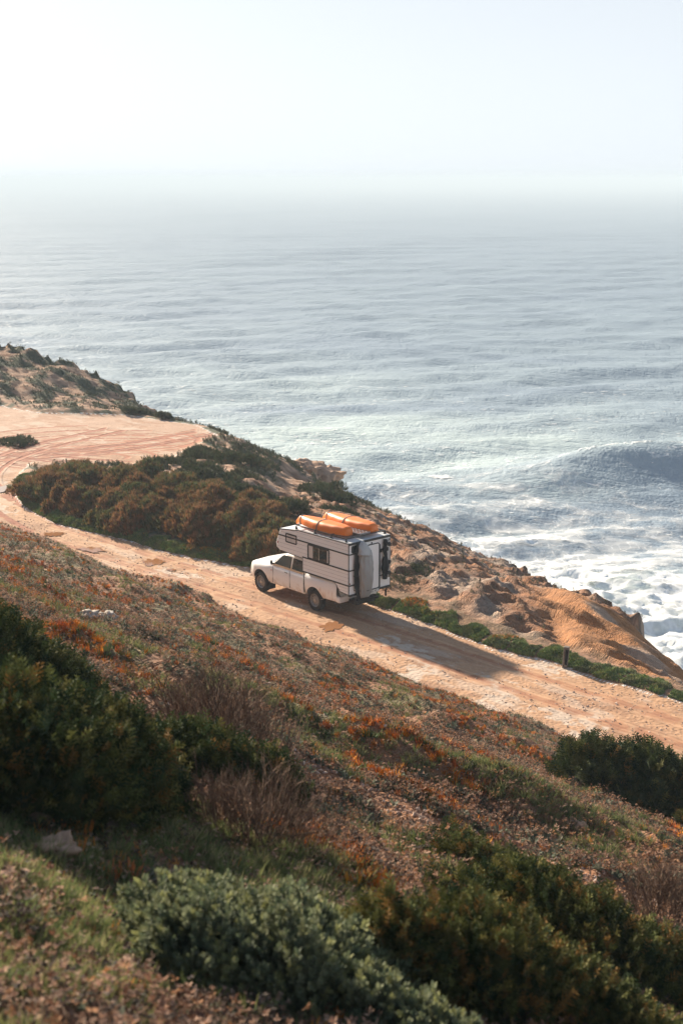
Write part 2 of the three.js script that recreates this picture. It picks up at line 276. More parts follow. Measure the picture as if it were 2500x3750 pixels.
  for (let i = 0; i < 19; i++) {                       // loops and arcs driven across the pan
    const cxx = -16 + 9 * rr(), czz = -80 + 7 * rr(), r = 2.5 + 5 * rr(), a0 = rr() * 6.3, a1 = a0 + (1 + 2 * rr()) * (rr() < 0.5 ? -1 : 1), P = [];
    for (let k = 0; k <= 10; k++) { const a = lerp(a0, a1, k / 10); P.push(TQ(cxx + r * 1.5 * Math.cos(a), czz + r * 0.75 * Math.sin(a))); }
    pair(P, MUD[i % 3], 0.5);
  }
  for (let i = 0; i < 6; i++) { const j = () => (rr() - 0.5) * 1.6; pair(toTQ([[-30, -72 + j()], [-22, -73.5 + j()], [-16, -75 + j()], [-12, -78 + j()], [-8.4, -82 + j()]]), MUD[i % 3], 0.5); }
  for (let i = 0; i < 4; i++) { const j = () => (rr() - 0.5) * 1.4; pair(toTQ([[-13, -58.6 + j() * 0.5], [-17.5, -65 + j()], [-19, -70 + j()], [-18.5, -76 + j()], [-14, -83 + j()]]), MUD[i % 3], 0.45); }
  for (let i = 0; i < 5; i++) { const j = () => (rr() - 0.5) * 0.9; pair(toTQ([[12, -33 + j()], [6, -39 + j()], [1.5, -43.8 + j()], [-3.5, -48.8 + j()], [-8, -53 + j()], [-13.5, -58.9 + j()]]), ['rgba(138,84,56,0.42)', 'rgba(205,160,125,0.3)'][i % 2], 0.34); }
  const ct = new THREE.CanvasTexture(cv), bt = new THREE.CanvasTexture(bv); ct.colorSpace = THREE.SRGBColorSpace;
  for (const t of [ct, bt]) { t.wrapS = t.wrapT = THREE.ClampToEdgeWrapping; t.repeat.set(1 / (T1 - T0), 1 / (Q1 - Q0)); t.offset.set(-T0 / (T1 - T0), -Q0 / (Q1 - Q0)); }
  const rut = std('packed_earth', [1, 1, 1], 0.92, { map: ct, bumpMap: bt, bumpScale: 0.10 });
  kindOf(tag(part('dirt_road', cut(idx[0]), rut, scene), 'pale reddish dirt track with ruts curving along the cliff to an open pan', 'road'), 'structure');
  kindOf(tag(part('hillside', cut(idx[1]), soil, scene), 'steep reddish hillside sloping down to the dirt track', 'hill'), 'structure');
  kindOf(tag(part('cliff_top', cut(idx[2]), rockM, scene), 'orange eroded sandstone shelf between the track and the sea', 'cliff'), 'structure');
  kindOf(tag(part('headland', cut(idx[3]), soil, scene), 'hazy scrub-covered headland beyond the dirt pan', 'headland'), 'structure');
}
// ---------------------------------------------------------------- the sea
const SWELL = [];
{ const r = rng(91); for (let i = 0; i < 34; i++) { const L = 2.2 * Math.pow(24, r()), a = 0.0088 * Math.pow(L, 0.86) * (0.5 + 0.7 * r()), d = (r() - 0.5) * (L > 15 ? 0.7 : 1.7) + 0.32; SWELL.push([2 * Math.PI / L, a, Math.sin(d), Math.cos(d), r() * 6.28]); } }
function breaker(x, z) {                              // the tall swell standing up off the point
  const a = x - 40, b = z + 170 + 0.14 * a + 2.6 * n2a(x * 0.05, 7), e = Math.exp(-((a / 20) ** 2));
  const front = b > 0 ? Math.exp(-((b / 6.5) ** 2)) : Math.exp(-((b / 11) ** 2));
  return [3.6 * e * front, e * front, b];
}
function seaHeight(x, z) {
  const dist = Math.hypot(x, z), fade = 1 / (1 + Math.pow(dist / 2500, 2)), shore = smooth(60, 130, -z + Math.max(0, -x) * 0.2);
  const wob = 0.8 * n2b(x * 0.012, z * 0.012); let y = 0; for (const [k, a, sx, sz, p] of SWELL) { if (2 * Math.PI / k < dist * 0.012) continue; const s = Math.sin(k * (x * sx + z * sz) + p + wob); y += a * (1 - Math.pow(1 - (s + 1) / 2, 0.8) * 2 + 0.1); }
  return y * fade * lerp(0.5, 1, shore) + breaker(x, z)[0] + 0.12 * fbm(x * 0.5, z * 0.9, 2, n2c) * (dist < 300 ? 1 : 0);
}
const foamZone = (x, z) => {                          // how much foam lies on a spot, 0 to 1
  const d = Math.max(0, seaDist(x, z)), edgeN = 9 * fbm(x * 0.05, z * 0.05, 3, n2b), right = smooth(-12, 24, x);
  const surf = smooth(58, 30, d + edgeN - 8 * right) * lerp(0.25, 1, right), wash = smooth(105, 40, d + edgeN) * lerp(0.3, 1, right);
  const [, br, b] = breaker(x, z);
  return [surf, wash, br, b];
};
{
  const nz = 760, nx = 470, pos = new Float32Array(nz * nx * 3), cl = new Float32Array(nz * nx * 3), uv = new Float32Array(nz * nx * 2), idx = [];
  const at = (i, j) => { const z = -38 * Math.pow(14000 / 38, j / (nz - 1)), s = (i / (nx - 1)) * 2 - 1; return [s * (62 - z * 0.55) + 6, z]; };
  for (let j = 0; j < nz; j++) for (let i = 0; i < nx; i++) {
    const k = j * nx + i, [x, z] = at(i, j); pos.set([x, SEA_Y + seaHeight(x, z), z], k * 3); uv.set([x, z], k * 2);
    const off = z > -700 ? Math.max(0, seaDist(x, z)) : 1e4, near = 0.72 * smooth(185, 50, off + 16 * n2a(x * 0.03, z * 0.03) + 0.5 * Math.max(0, x)) + 0.28 * Math.exp(-off / 260);
    const patch = fbm(x * 0.006, z * 0.012, 3, n2c);
    let c = mix3([0.175, 0.235, 0.300], [0.47, 0.56, 0.55], clamp(near * (0.9 + 0.5 * fbm(x * 0.03, z * 0.05, 3)) * 1.15) );
    c = mix3(c, [0.19, 0.25, 0.315], smooth(-0.1, 0.4, patch));
    cl.set(c, k * 3);
  }
  for (let j = 0; j < nz - 1; j++) for (let i = 0; i < nx - 1; i++) { const a = j * nx + i; idx.push(a, a + 1, a + nx, a + 1, a + nx + 1, a + nx); }
  const g = geoFrom(pos, idx, { color: cl, uv });
  const wave = (n, u, v, f) => { const a = n(u, v, f); return 0.5 + 0.34 * a + 0.16 * (1 - Math.abs(a) * 2); };
  const ripple = tileTex(1024, (u, v, n) => 0.04 + 0.46 * wave(n, u, v, 9) + 0.28 * wave(n, u + 0.3, v, 24) + 0.15 * wave(n, u, v + 0.4, 60) + 0.05 * n(u, v, 140), 41);
  ripple.repeat.set(1 / 62, 1 / 34); ripple.rotation = 0.22;
  const water = std('sea_water', [1, 1, 1], 0.5, { vertexColors: true, ior: 1.33, bumpMap: ripple, bumpScale: 0.55 });
  kindOf(tag(part('sea', g, water, scene), 'grey-blue choppy sea fading into haze at the horizon', 'sea'), 'structure');

  // foam floating on the water: a sheet with the lace of the foam cut out of it
  const X0 = -30, X1 = 95, Z0 = -250, Z1 = -44, W = 1024, HH = 1600, d = new Uint8Array(W * HH * 4);
  const ZW = 129, ZH = 201, zone = Array.from({ length: ZW * ZH }, (_, k) => foamZone(lerp(X0, X1, (k % ZW) / (ZW - 1)), lerp(Z0, Z1, Math.floor(k / ZW) / (ZH - 1))));
  const zoneAt = (i, j) => { const u = (i / W) * (ZW - 1.001), v = (j / HH) * (ZH - 1.001), a = u | 0, b = v | 0, fu = u - a, fv = v - b, k = b * ZW + a, A = zone[k], B = zone[k + 1], C = zone[k + ZW], D = zone[k + ZW + 1]; return A.map((_, n) => lerp(lerp(A[n], B[n], fu), lerp(C[n], D[n], fu), fv)); };
  for (let j = 0; j < HH; j++) for (let i = 0; i < W; i++) {
    const x = lerp(X0, X1, (i + 0.5) / W), z = lerp(Z0, Z1, (j + 0.5) / HH), o = (j * W + i) * 4;
    let a = 0; const [surf, wash, br, b] = zoneAt(i, j);
    if (surf + wash + br > 0.02) {
      const wx = 2.4 * fbm(x * 0.11, z * 0.11, 3, n2a), wz = 2.4 * fbm(x * 0.11 + 50, z * 0.11, 3, n2b);
      const l1 = 1 - Math.abs(n2a((x + wx) * 0.2, (z + wz) * 0.13)) * 2.2, l2 = 1 - Math.abs(n2b((x + wx * 0.6) * 0.52, (z + wz * 0.6) * 0.33)) * 2.2, l3 = 1 - Math.abs(n2c(x * 1.3 + wx, z * 0.9 + wz)) * 2;
      const lace = Math.max(l1 * 0.8, l2) * 0.75 + 0.25 * l3, body = fbm(x * 0.16 + wx * 0.2, z * 0.16, 4, n2c);
      a = Math.max(a, smooth(0.95 - 0.8 * wash, 1.35 - 0.5 * wash, lace + 0.45 * body) * 0.7 * smooth(0.02, 0.4, wash));
      a = Math.max(a, smooth(0.85 - 1.15 * surf, 1.35 - 1.05 * surf, 0.45 + 0.9 * body + 0.35 * lace) * (0.62 + 0.38 * smooth(0.2, 0.9, lace + 0.5 * body)));
      a = Math.max(a, 0.55 * smooth(0.3, 1.0, 0.9 * wash + 0.6 * body) * smooth(0.05, 0.5, wash));   // aerated water, milky with fine bubbles
      const crest = smooth(0.3, 0.8, br) * smooth(4, 0, Math.abs(b + 1.5 + 2 * body)), trail = br * smooth(-1, 3, b) * smooth(20, 6, b);
      a = Math.max(a, smooth(0.75, 1.0, crest * 0.75 + 0.4 * lace) * 0.9, smooth(0.95, 1.15, trail * 0.55 + 0.72 * lace) * 0.8);
    }
    const far = smooth(0.55, 0.75, fbm(x * 0.35, z * 0.8, 3, n2b) + 0.35 * n2c(x * 0.05, z * 0.09)); a = Math.max(a, far * 0.75);
    d[o] = d[o + 1] = d[o + 2] = 255 * clamp(a); d[o + 3] = 255;
  }
  const ft = new THREE.DataTexture(d, W, HH); ft.magFilter = THREE.LinearFilter; ft.minFilter = THREE.LinearFilter; ft.needsUpdate = true;
  const fx = 300, fz = 460, fp = [], fu = [], fi = [];
  for (let j = 0; j < fz; j++) for (let i = 0; i < fx; i++) { const x = lerp(X0, X1, i / (fx - 1)), z = lerp(Z0, Z1, j / (fz - 1)), m = foamZone(x, z)[0]; fp.push(x, SEA_Y + seaHeight(x, z) + 0.07 + m * (0.25 + 0.9 * Math.max(0, ridge(x * 0.10, z * 0.16, 3) - 0.1) + 0.4 * fbm(x * 0.35, z * 0.35, 3)), z); fu.push(i / (fx - 1), j / (fz - 1)); }
  for (let j = 0; j < fz - 1; j++) for (let i = 0; i < fx - 1; i++) { const a = j * fx + i; fi.push(a, a + fx, a + 1, a + 1, a + fx, a + fx + 1); }
  const foam = std('sea_foam', [0.80, 0.82, 0.82], 0.9, { alphaMap: ft, transparent: true });
  kindOf(tag(part('surf_foam', geoFrom(fp, fi, { uv: fu }), foam, scene), 'white surf and lacy foam on the water below the cliff', 'foam'), 'stuff');
}
// ---------------------------------------------------------------- the pickup with its camper box (x forward, y up, z to its right)
const AT = new THREE.Vector3(-1.31, 0, -48.45), TURN = 131.5 * R;
AT.y = (H(-0.88, -46.74) + H(-2.86, -48.97) + H(0.3, -47.8) + H(-1.7, -50)) / 4 + 0.01;
function onTruck(name, label, category, group) { const g = thing(name, label, category, group); g.position.copy(AT); g.rotation.y = TURN; return g; }
const box = (x0, x1, y0, y1, z0, z1, r = 0) => { const g = r ? new RoundedBoxGeometry(Math.abs(x1 - x0), Math.abs(y1 - y0), Math.abs(z1 - z0), 2, r) : new THREE.BoxGeometry(Math.abs(x1 - x0), Math.abs(y1 - y0), Math.abs(z1 - z0)); return g.translate((x0 + x1) / 2, (y0 + y1) / 2, (z0 + z1) / 2); };
const rod = (P, r, seg = 6, n = 24) => new THREE.TubeGeometry(new THREE.CatmullRomCurve3(P.map((p) => new THREE.Vector3(...p)), false, 'catmullrom', 0.1), n, r, seg);
const bar = (a, b, r = 0.015) => { const A = new THREE.Vector3(...a), B = new THREE.Vector3(...b), g = new THREE.BoxGeometry(r * 2, A.distanceTo(B), r * 2), m = new THREE.Matrix4().makeRotationFromQuaternion(new THREE.Quaternion().setFromUnitVectors(new THREE.Vector3(0, 1, 0), B.clone().sub(A).normalize())); return g.applyMatrix4(m).translate((a[0] + b[0]) / 2, (a[1] + b[1]) / 2, (a[2] + b[2]) / 2); };
const merged = (list) => mergeGeometries(list.map((g) => { const c = g.index ? g.toNonIndexed() : g; for (const k of Object.keys(c.attributes)) if (!['position', 'normal'].includes(k)) c.deleteAttribute(k); return c; }));
function rings(list, closeEnds = true) {             // loft through rings of equal length
  const n = list[0].length, pos = list.flat(2), idx = [];
  for (let i = 0; i < list.length - 1; i++) for (let j = 0; j < n; j++) { const a = i * n + j, b = i * n + ((j + 1) % n), c = a + n, d = b + n; idx.push(a, c, b, b, c, d); }
  if (closeEnds) for (const e of [0, list.length - 1]) { const c = pos.length / 3, m = [0, 0, 0]; list[e].forEach((p) => p.forEach((v, k) => { m[k] += v / n; })); pos.push(...m); for (let j = 0; j < n; j++) { const a = e * n + j, b = e * n + ((j + 1) % n); e ? idx.push(a, c, b) : idx.push(b, c, a); } }
  const g = geoFrom(pos, idx);
  return g;
}
const mudNoise = tileTex(256, (u, v, n) => { const s = smooth(0.1, 0.75, 0.35 + 0.45 * n(u, v, 8) + 0.35 * n(u, v, 26)); return [lerp(0.98, 0.86, s), lerp(0.97, 0.80, s), lerp(0.95, 0.73, s)]; }, 61);
const M = {
  white: std('white_paint', [0.85, 0.84, 0.82], 0.32, { clearcoat: 0.5, clearcoatRoughness: 0.15 }),
  muddy: std('muddy_white_paint', [0.85, 0.84, 0.82], 0.38, { clearcoat: 0.4, clearcoatRoughness: 0.2, vertexColors: true }),
  siding: std('painted_siding', [0.86, 0.85, 0.835], 0.5),
  core: std('grey_sealant', [0.42, 0.41, 0.40], 0.8),
  black: std('black_rubber', [0.016, 0.017, 0.019], 0.6),
  steel: std('black_steel', [0.02, 0.021, 0.023], 0.4),
  under: std('underbody', [0.03, 0.026, 0.024], 0.9),
  glass: std('tinted_glass', [0.020, 0.028, 0.030], 0.06, { clearcoat: 1, clearcoatRoughness: 0.03 }),
  cabGlass: std('cab_glass', [0.06, 0.085, 0.085], 0.05, { clearcoat: 1, clearcoatRoughness: 0.02 }),
  tyre: std('muddy_tyre', [0.034, 0.027, 0.023], 0.95),
  rim: std('steel_rim', [0.27, 0.255, 0.24], 0.45, { metalness: 0.5 }),
  hub: std('hub_metal', [0.5, 0.44, 0.38], 0.4, { metalness: 0.6 }),
  lamp: std('lamp_lens', [0.6, 0.62, 0.62], 0.1, { clearcoat: 1 }),
  red: std('red_lens', [0.35, 0.02, 0.015], 0.2, { clearcoat: 1 }),
  amber: std('amber_lens', [0.55, 0.14, 0.02], 0.2, { clearcoat: 1 }),
  curtain: std('curtain_cloth', [0.62, 0.58, 0.55], 0.9),
  roof: std('roof_sheet', [0.60, 0.62, 0.63], 0.4),
  alu: std('aluminium', [0.55, 0.55, 0.54], 0.35, { metalness: 0.7 }),
  cell: std('solar_cell', [0.11, 0.12, 0.13], 0.15, { clearcoat: 1 }),
  dot: std('cell_gap', [0.75, 0.75, 0.73], 0.4),
  orange: std('orange_plastic', [0.82, 0.185, 0.008], 0.45, { clearcoat: 0.12, clearcoatRoughness: 0.3 }),
  strap: std('webbing', [0.10, 0.105, 0.10], 0.8),
  tarp: std('silver_tarp', [0.30, 0.30, 0.295], 0.5, { metalness: 0.15 }),
  tarpHood: std('silver_tarp_hood', [0.36, 0.365, 0.37], 0.45, { metalness: 0.2 }),
  cloth: std('black_cloth', [0.010, 0.010, 0.012], 0.95),
};
const truck = onTruck('camper_truck', 'white pickup truck carrying a boxy white camper, parked on the dirt track', 'truck');
{
  const part_ = (n, g, m, p = truck) => part(n, g, m, p);
  const pw = (x, P) => { let i = 0; while (i < P.length - 2 && x < P[i + 1][0]) i++; const [a, b] = [P[i], P[i + 1]], t = clamp((a[0] - x) / (a[0] - b[0])), s = t * t * (3 - 2 * t) * 0.5 + t * 0.5; return a[1] + (b[1] - a[1]) * s; };
  const bump = (x, c, w) => Math.exp(-(((x - c) / w) ** 4));
  const topP = [[2.5, 0.86], [2.44, 0.98], [2.3, 1.06], [2.0, 1.13], [1.5, 1.19], [0.95, 1.25], [0.8, 1.24], [-1, 1.235]], widP = [[2.5, 0.60], [2.44, 0.74], [2.3, 0.85], [2.0, 0.905], [1.5, 0.915], [0.7, 0.915], [-1, 0.92]], botP = [[2.5, 0.52], [2.4, 0.42], [1.9, 0.42], [1, 0.43], [-1, 0.44]];
  const halfW = (x, k, flare) => pw(x, widP) + 0.045 * bump(x, flare, 0.62) * smooth(0.95, 0.75, k) * smooth(0.1, 0.3, k);
  function section(x, y0, y1, flare, crown = 0.03) {
    const L = [[0, 0], [0.8, 0], [0.95, 0.04], [0.985, 0.2], [1, 0.38], [1, 0.55], [0.99, 0.7], [0.975, 0.8], [0.945, 0.9], [0.88, 0.965], [0.74, 1], [0.4, 1]], out = [];
    const pt = ([w, k], s) => [x, lerp(y0, y1, k) + (w < 0.8 && k > 0.9 ? crown * (1 - w / 0.8) : 0), s * w * halfW(x, k, flare)];
    for (const l of L) out.push(pt(l, 1)); out.push([x, y1 + crown, 0]);
    for (let i = L.length - 1; i > 0; i--) out.push(pt(L[i], -1));
    return out;
  }
  const ev = new Evaluator(); ev.attributes = ['position', 'normal']; ev.useGroups = false;
  function arches(g, x, y, r) {
    g.deleteAttribute('uv'); let b = new Brush(g, M.white); b.updateMatrixWorld();
    for (const s of [-1, 1]) { const c = new THREE.CylinderGeometry(r, r, 0.62, 28).rotateX(Math.PI / 2); c.deleteAttribute('uv'); const k = new Brush(c.translate(x, y, s * 0.91), M.white); k.updateMatrixWorld(); b = ev.evaluate(b, k, SUBTRACTION); b.updateMatrixWorld(); }
    return toCreasedNormals(b.geometry, 0.6);
  }
  const fs = []; for (let i = 0; i <= 46; i++) { const x = lerp(2.5, -0.97, Math.pow(i / 46, 1.1)); fs.push(section(x, pw(x, botP), pw(x, topP), 1.55)); }
  part_('cab_body', arches(rings(fs), 1.55, 0.40, 0.475), M.white);
  const bs = []; for (let i = 0; i <= 30; i++) { const x = lerp(-1.03, -2.86, i / 30); bs.push(section(x, lerp(0.50, 0.55, i / 30), 1.35, -1.55, 0)); }
  part_('cargo_bed', arches(rings(bs), -1.55, 0.40, 0.475), M.white);
  part_('rear_bumper', box(-3.02, -2.83, 0.55, 0.78, -0.9, 0.9, 0.05), M.white);
  // greenhouse
  const rr = (x0, x1, w, y, r = 0.13) => { const o = [], c = [[x1 - r, w - r, 0], [x0 + r, w - r, 1], [x0 + r, -w + r, 2], [x1 - r, -w + r, 3]]; for (const [cx, cz, q] of c) for (let k = 0; k < 5; k++) { const a = (q + k / 4) * Math.PI / 2; o.push([cx + r * Math.cos(a), y, cz + r * Math.sin(a)]); } return o; };
  part_('cab_roof', rings([rr(-0.97, 1.02, 0.87, 1.2), rr(-0.965, 0.66, 0.80, 1.48), rr(-0.955, 0.34, 0.735, 1.72), rr(-0.93, 0.27, 0.69, 1.775), rr(-0.87, 0.17, 0.6, 1.80, 0.1)]), M.white);
  const sideZ = (y) => lerp(0.87, 0.735, (y - 1.2) / 0.52) + 0.008;
  const pane = (P, s) => { const pos = []; const q = []; for (let i = 0; i < P.length; i++) { const [x, y] = P[i]; pos.push(x, y, s * sideZ(y)); } for (let i = 1; i < P.length - 1; i++) q.push(0, i, i + 1); return geoFrom(pos, q); };
  const grow = (P, d) => { const c = P.reduce((a, p) => [a[0] + p[0] / P.length, a[1] + p[1] / P.length], [0, 0]); return P.map(([x, y]) => [x + Math.sign(x - c[0]) * d, y + Math.sign(y - c[1]) * d]); };
  for (const s of [-1, 1]) {
    for (const [nm, P] of [['front_side_window', [[0.76, 1.29], [0.40, 1.63], [0.28, 1.68], [-0.10, 1.685], [-0.13, 1.29]]], ['rear_side_window', [[-0.24, 1.29], [-0.22, 1.68], [-0.72, 1.67], [-0.84, 1.29]]]]) {
      const w = part_(nm, pane(P, s), nm[0] === 'f' ? M.cabGlass : M.glass);
      part('seal', pane(grow(P, 0.022), s * 0.9955), M.black, w);
    }
    // doors lie a few millimetres proud of the body
    for (const [x0, x1, nm] of [[0.79, -0.165, 'front_door'], [-0.18, -0.955, 'rear_door']]) {
      const pos = [], idx = [], nx = 8, ny = 12;
      for (let j = 0; j <= ny; j++) for (let i = 0; i <= nx; i++) { const x = lerp(x0, x1, i / nx), k = lerp(0.11, 0.93, j / ny), sec = section(x, pw(x, botP), pw(x, topP), 1.55).slice(0, 12); let a = 0; const y = lerp(sec[0][1], pw(x, topP), k); while (a < 10 && sec[a + 1][1] < y) a++; const tt = clamp((y - sec[a][1]) / Math.max(1e-4, sec[a + 1][1] - sec[a][1])); pos.push(x, y, s * (lerp(sec[a][2], sec[a + 1][2], tt) + 0.006)); }
      for (let j = 0; j < ny; j++) for (let i = 0; i < nx; i++) { const a = j * (nx + 1) + i; idx.push(a, a + 1, a + nx + 1, a + 1, a + nx + 2, a + nx + 1); }
      const d = part_(nm, geoFrom(pos, idx), M.white);
      for (const x of [x0 + 0.006, x1 - 0.006]) part('door_gap', box(x - 0.006, x + 0.006, 0.53, 1.19, s * 0.917, s * 0.926), M.under, d);
      if (nm === 'front_door') part('door_handle', box(-0.06, 0.12, 1.065, 1.095, s * 0.915, s * 0.955, 0.012), M.black, d);
    }
    const mir = part_('wing_mirror', new THREE.SphereGeometry(1, 14, 10).scale(0.07, 0.105, 0.13).translate(0.82, 1.33, s * 1.05), M.black);
    part('mirror_arm', bar([0.78, 1.27, s * 0.88], [0.81, 1.29, s * 1.0], 0.025), M.black, mir);
    part_('headlight', new THREE.SphereGeometry(1, 14, 10).scale(0.16, 0.10, 0.17).translate(2.27, 0.90, s * 0.66), M.lamp);
    part_('indicator_light', box(0.86, 0.92, 0.97, 1.0, s * 0.905, s * 0.935, 0.008), M.amber);
    part_('mud_flap', box(1.02, 1.05, 0.2, 0.5, s * 0.62, s * 0.9), M.black);
    part_('fuel_hose', rod([[-1.0, 1.33, s * 0.93], [-1.0, 0.95, s * 0.95], [-1.03, 0.58, s * 0.93]], 0.018), M.black);
    part_('dark_gap_sheet', geoFrom([-2.83, 1.36, s * 0.90, -2.86, 0.82, s * 0.90, -3.1, 0.82, s * 0.90], [0, 1, 2]), M.black);  // flat black sheet stands in for the dark open gap behind the bed
  }
  part_('windscreen', geoFrom([1.0, 1.255, -0.72, 1.0, 1.255, 0.72, 0.375, 1.71, 0.6, 0.375, 1.71, -0.6].map((v, i) => v + (i % 3 === 0 ? 0.02 : 0)), [0, 1, 2, 0, 2, 3]), M.cabGlass);
  part_('grille', box(2.44, 2.505, 0.70, 0.86, -0.42, 0.42, 0.02), M.black);
  part_('front_bumper', box(2.36, 2.55, 0.42, 0.66, -0.74, 0.74, 0.06), M.white);
  part_('chassis', merged([box(-3.45, 2.2, 0.5, 0.64, -0.45, 0.45), box(-2.75, -1.1, 0.5, 0.9, -0.6, 0.6), box(-1.6, -1.5, 0.32, 0.42, -0.75, 0.75), box(1.5, 1.6, 0.32, 0.42, -0.75, 0.75)]), M.under);
  // wheels
  const tp = [[0.235, -0.1], [0.27, -0.118], [0.33, -0.122], [0.362, -0.1], [0.372, -0.06], [0.374, 0], [0.372, 0.06], [0.362, 0.1], [0.33, 0.122], [0.27, 0.118], [0.235, 0.1], [0.235, -0.1]];
  const tyreG = new THREE.LatheGeometry(tp.map((p) => new THREE.Vector2(...p)), 36).rotateX(Math.PI / 2);
  const lugs = []; for (let k = 0; k < 26; k++) for (const s of [-1, 1]) lugs.push(new THREE.BoxGeometry(0.05, 0.016, 0.09).translate(0, 0.377, s * 0.055).rotateZ((k + (s > 0 ? 0.5 : 0)) / 26 * Math.PI * 2));
  const lugG = merged(lugs);
  const rp = [[0.245, 0.10], [0.235, 0.112], [0.215, 0.10], [0.205, 0.04], [0.175, 0.045], [0.13, 0.075], [0.085, 0.07], [0.07, 0.055], [0, 0.055]];
  const rimG = new THREE.LatheGeometry(rp.map((p) => new THREE.Vector2(...p)), 32).rotateX(Math.PI / 2);
  const holes = []; for (let k = 0; k < 10; k++) { const a = (k / 10) * Math.PI * 2; holes.push(new THREE.CylinderGeometry(0.017, 0.017, 0.012, 10).rotateX(Math.PI / 2).translate(Math.cos(a) * 0.175, Math.sin(a) * 0.175, 0.047)); }
  const holeG = merged(holes), hubG = new THREE.LatheGeometry([[0.062, 0.05], [0.06, 0.09], [0.045, 0.105], [0, 0.107]].map((p) => new THREE.Vector2(...p)), 16).rotateX(Math.PI / 2);
  for (const x of [1.55, -1.55]) for (const s of [-1, 1]) {
    const w = new THREE.Group(); w.name = 'wheel'; truck.add(w); w.position.set(x, 0.375, s * 0.80); if (s < 0) w.rotation.y = Math.PI;
    part('tyre', tyreG, M.tyre, w); kindOf(part('tread', lugG, M.tyre, w), 'stuff'); part('rim', rimG, M.rim, w); kindOf(part('rim_holes', holeG, M.under, w), 'stuff'); part('hub_cap', hubG, M.hub, w);
  }
  // ------------------------------------------------ camper box
  const PROF = [[-3.65, 1.02], [-3.65, 3.02], [-0.8, 2.99], [0.27, 2.84], [0.44, 2.42], [0.51, 2.22], [0.47, 2.06], [0.26, 1.96], [-0.98, 1.915], [-0.98, 1.385], [-2.82, 1.385], [-3.15, 1.06]];
  const clip = (P, n, c) => { const o = []; for (let i = 0; i < P.length; i++) { const a = P[i], b = P[(i + 1) % P.length], da = a[0] * n[0] + a[1] * n[1] - c, db = b[0] * n[0] + b[1] * n[1] - c; if (da >= 0) o.push(a); if ((da >= 0) !== (db >= 0)) { const t = da / (da - db); o.push([lerp(a[0], b[0], t), lerp(a[1], b[1], t)]); } } return o; };
  const plate = (P, z0, z1, bevel = 0) => { const sh = new THREE.Shape(P.map((p) => new THREE.Vector2(...p))); const g = new THREE.ExtrudeGeometry(sh, { depth: z1 - z0 - 2 * bevel, bevelEnabled: bevel > 0, bevelSize: bevel, bevelThickness: bevel, bevelOffset: -bevel, bevelSegments: 1 }); g.translate(0, 0, z0 + bevel); return g; };
  const shell = part_('camper_shell', plate(PROF, -1.03, 1.03), M.core);
  const rows = [1.02, 1.385, 1.97, 2.6, 3.05], split = [3, 4, 4, 3];
  for (const s of [-1, 1]) rows.slice(0, 4).forEach((y0, r) => {
    const y1 = rows[r + 1], n = split[r];
    for (let k = 0; k < n; k++) {
      let P = clip(clip(PROF, [0, 1], lerp(y0, y1, k / n) + 0.006), [0, -1], -(lerp(y0, y1, (k + 1) / n) - 0.006));
      if (r === 2) P = clip(P, [1, 0], -2.6);
      if (P.length > 2) part('siding_board', s < 0 ? plate(P, -1.055, -1.03, 0.006) : plate(P, 1.03, 1.055, 0.006), M.siding, shell);
    }
    if (r === 2) { const P = clip(clip(clip(PROF, [0, 1], y0 + 0.005), [0, -1], -(y1 - 0.005)), [-1, 0], 2.61); part('side_panel', s < 0 ? plate(P, -1.052, -1.03, 0.005) : plate(P, 1.03, 1.052, 0.005), M.siding, shell); }
  });
  const span = (y) => { const xs = []; for (let i = 0; i < PROF.length; i++) { const a = PROF[i], b = PROF[(i + 1) % PROF.length]; if ((a[1] > y) !== (b[1] > y)) xs.push(lerp(a[0], b[0], (y - a[1]) / (b[1] - a[1]))); } return [Math.min(...xs), Math.max(...xs)]; };
  for (const s of [-1, 1]) {
    for (const y of [1.385, 1.97, 2.6]) { const [a, b] = span(y + 0.001); part('trim_strip', box(a, y === 2.6 ? b : Math.min(b, -0.98), y - 0.026, y + 0.026, s * 1.05, s * 1.085), M.black, shell); }
    part('corner_strip', box(-3.672, -3.63, 1.02, 3.03, s * 1.03, s * 1.07), M.black, shell);
    const edge = [[-3.65, 3.02], [-0.8, 2.99], [0.27, 2.84]]; for (let i = 0; i < 2; i++) part('roof_edge_strip', bar([...edge[i], s * 1.05], [...edge[i + 1], s * 1.05], 0.018), M.black, shell);
    const low = [[-0.98, 1.915], [0.26, 1.96]]; part('lower_edge_strip', bar([...low[0], s * 1.05], [...low[1], s * 1.05], 0.012), M.black, shell);
    part('lower_edge_strip', bar([-0.98, 1.385, s * 1.05], [-0.98, 1.97, s * 1.05], 0.014), M.black, shell);
    part('lower_edge_strip', bar([-3.15, 1.06, s * 1.05], [-2.82, 1.385, s * 1.05], 0.014), M.black, shell);
    part('lower_edge_strip', bar([-3.65, 1.025, s * 1.05], [-3.15, 1.06, s * 1.05], 0.014), M.black, shell);
    part_('marker_light', box(0.40, 0.445, 2.22, 2.32, s * 1.045, s * 1.075, 0.01), M.red);
  }
  { const E = [[-3.68, 3.045], [-0.8, 3.015], [0.28, 2.865], [0.31, 2.84], [0.27, 2.835], [-0.8, 2.985], [-3.68, 3.015]]; part('roof_sheet', plate(E, -1.06, 1.06), M.roof, shell); }
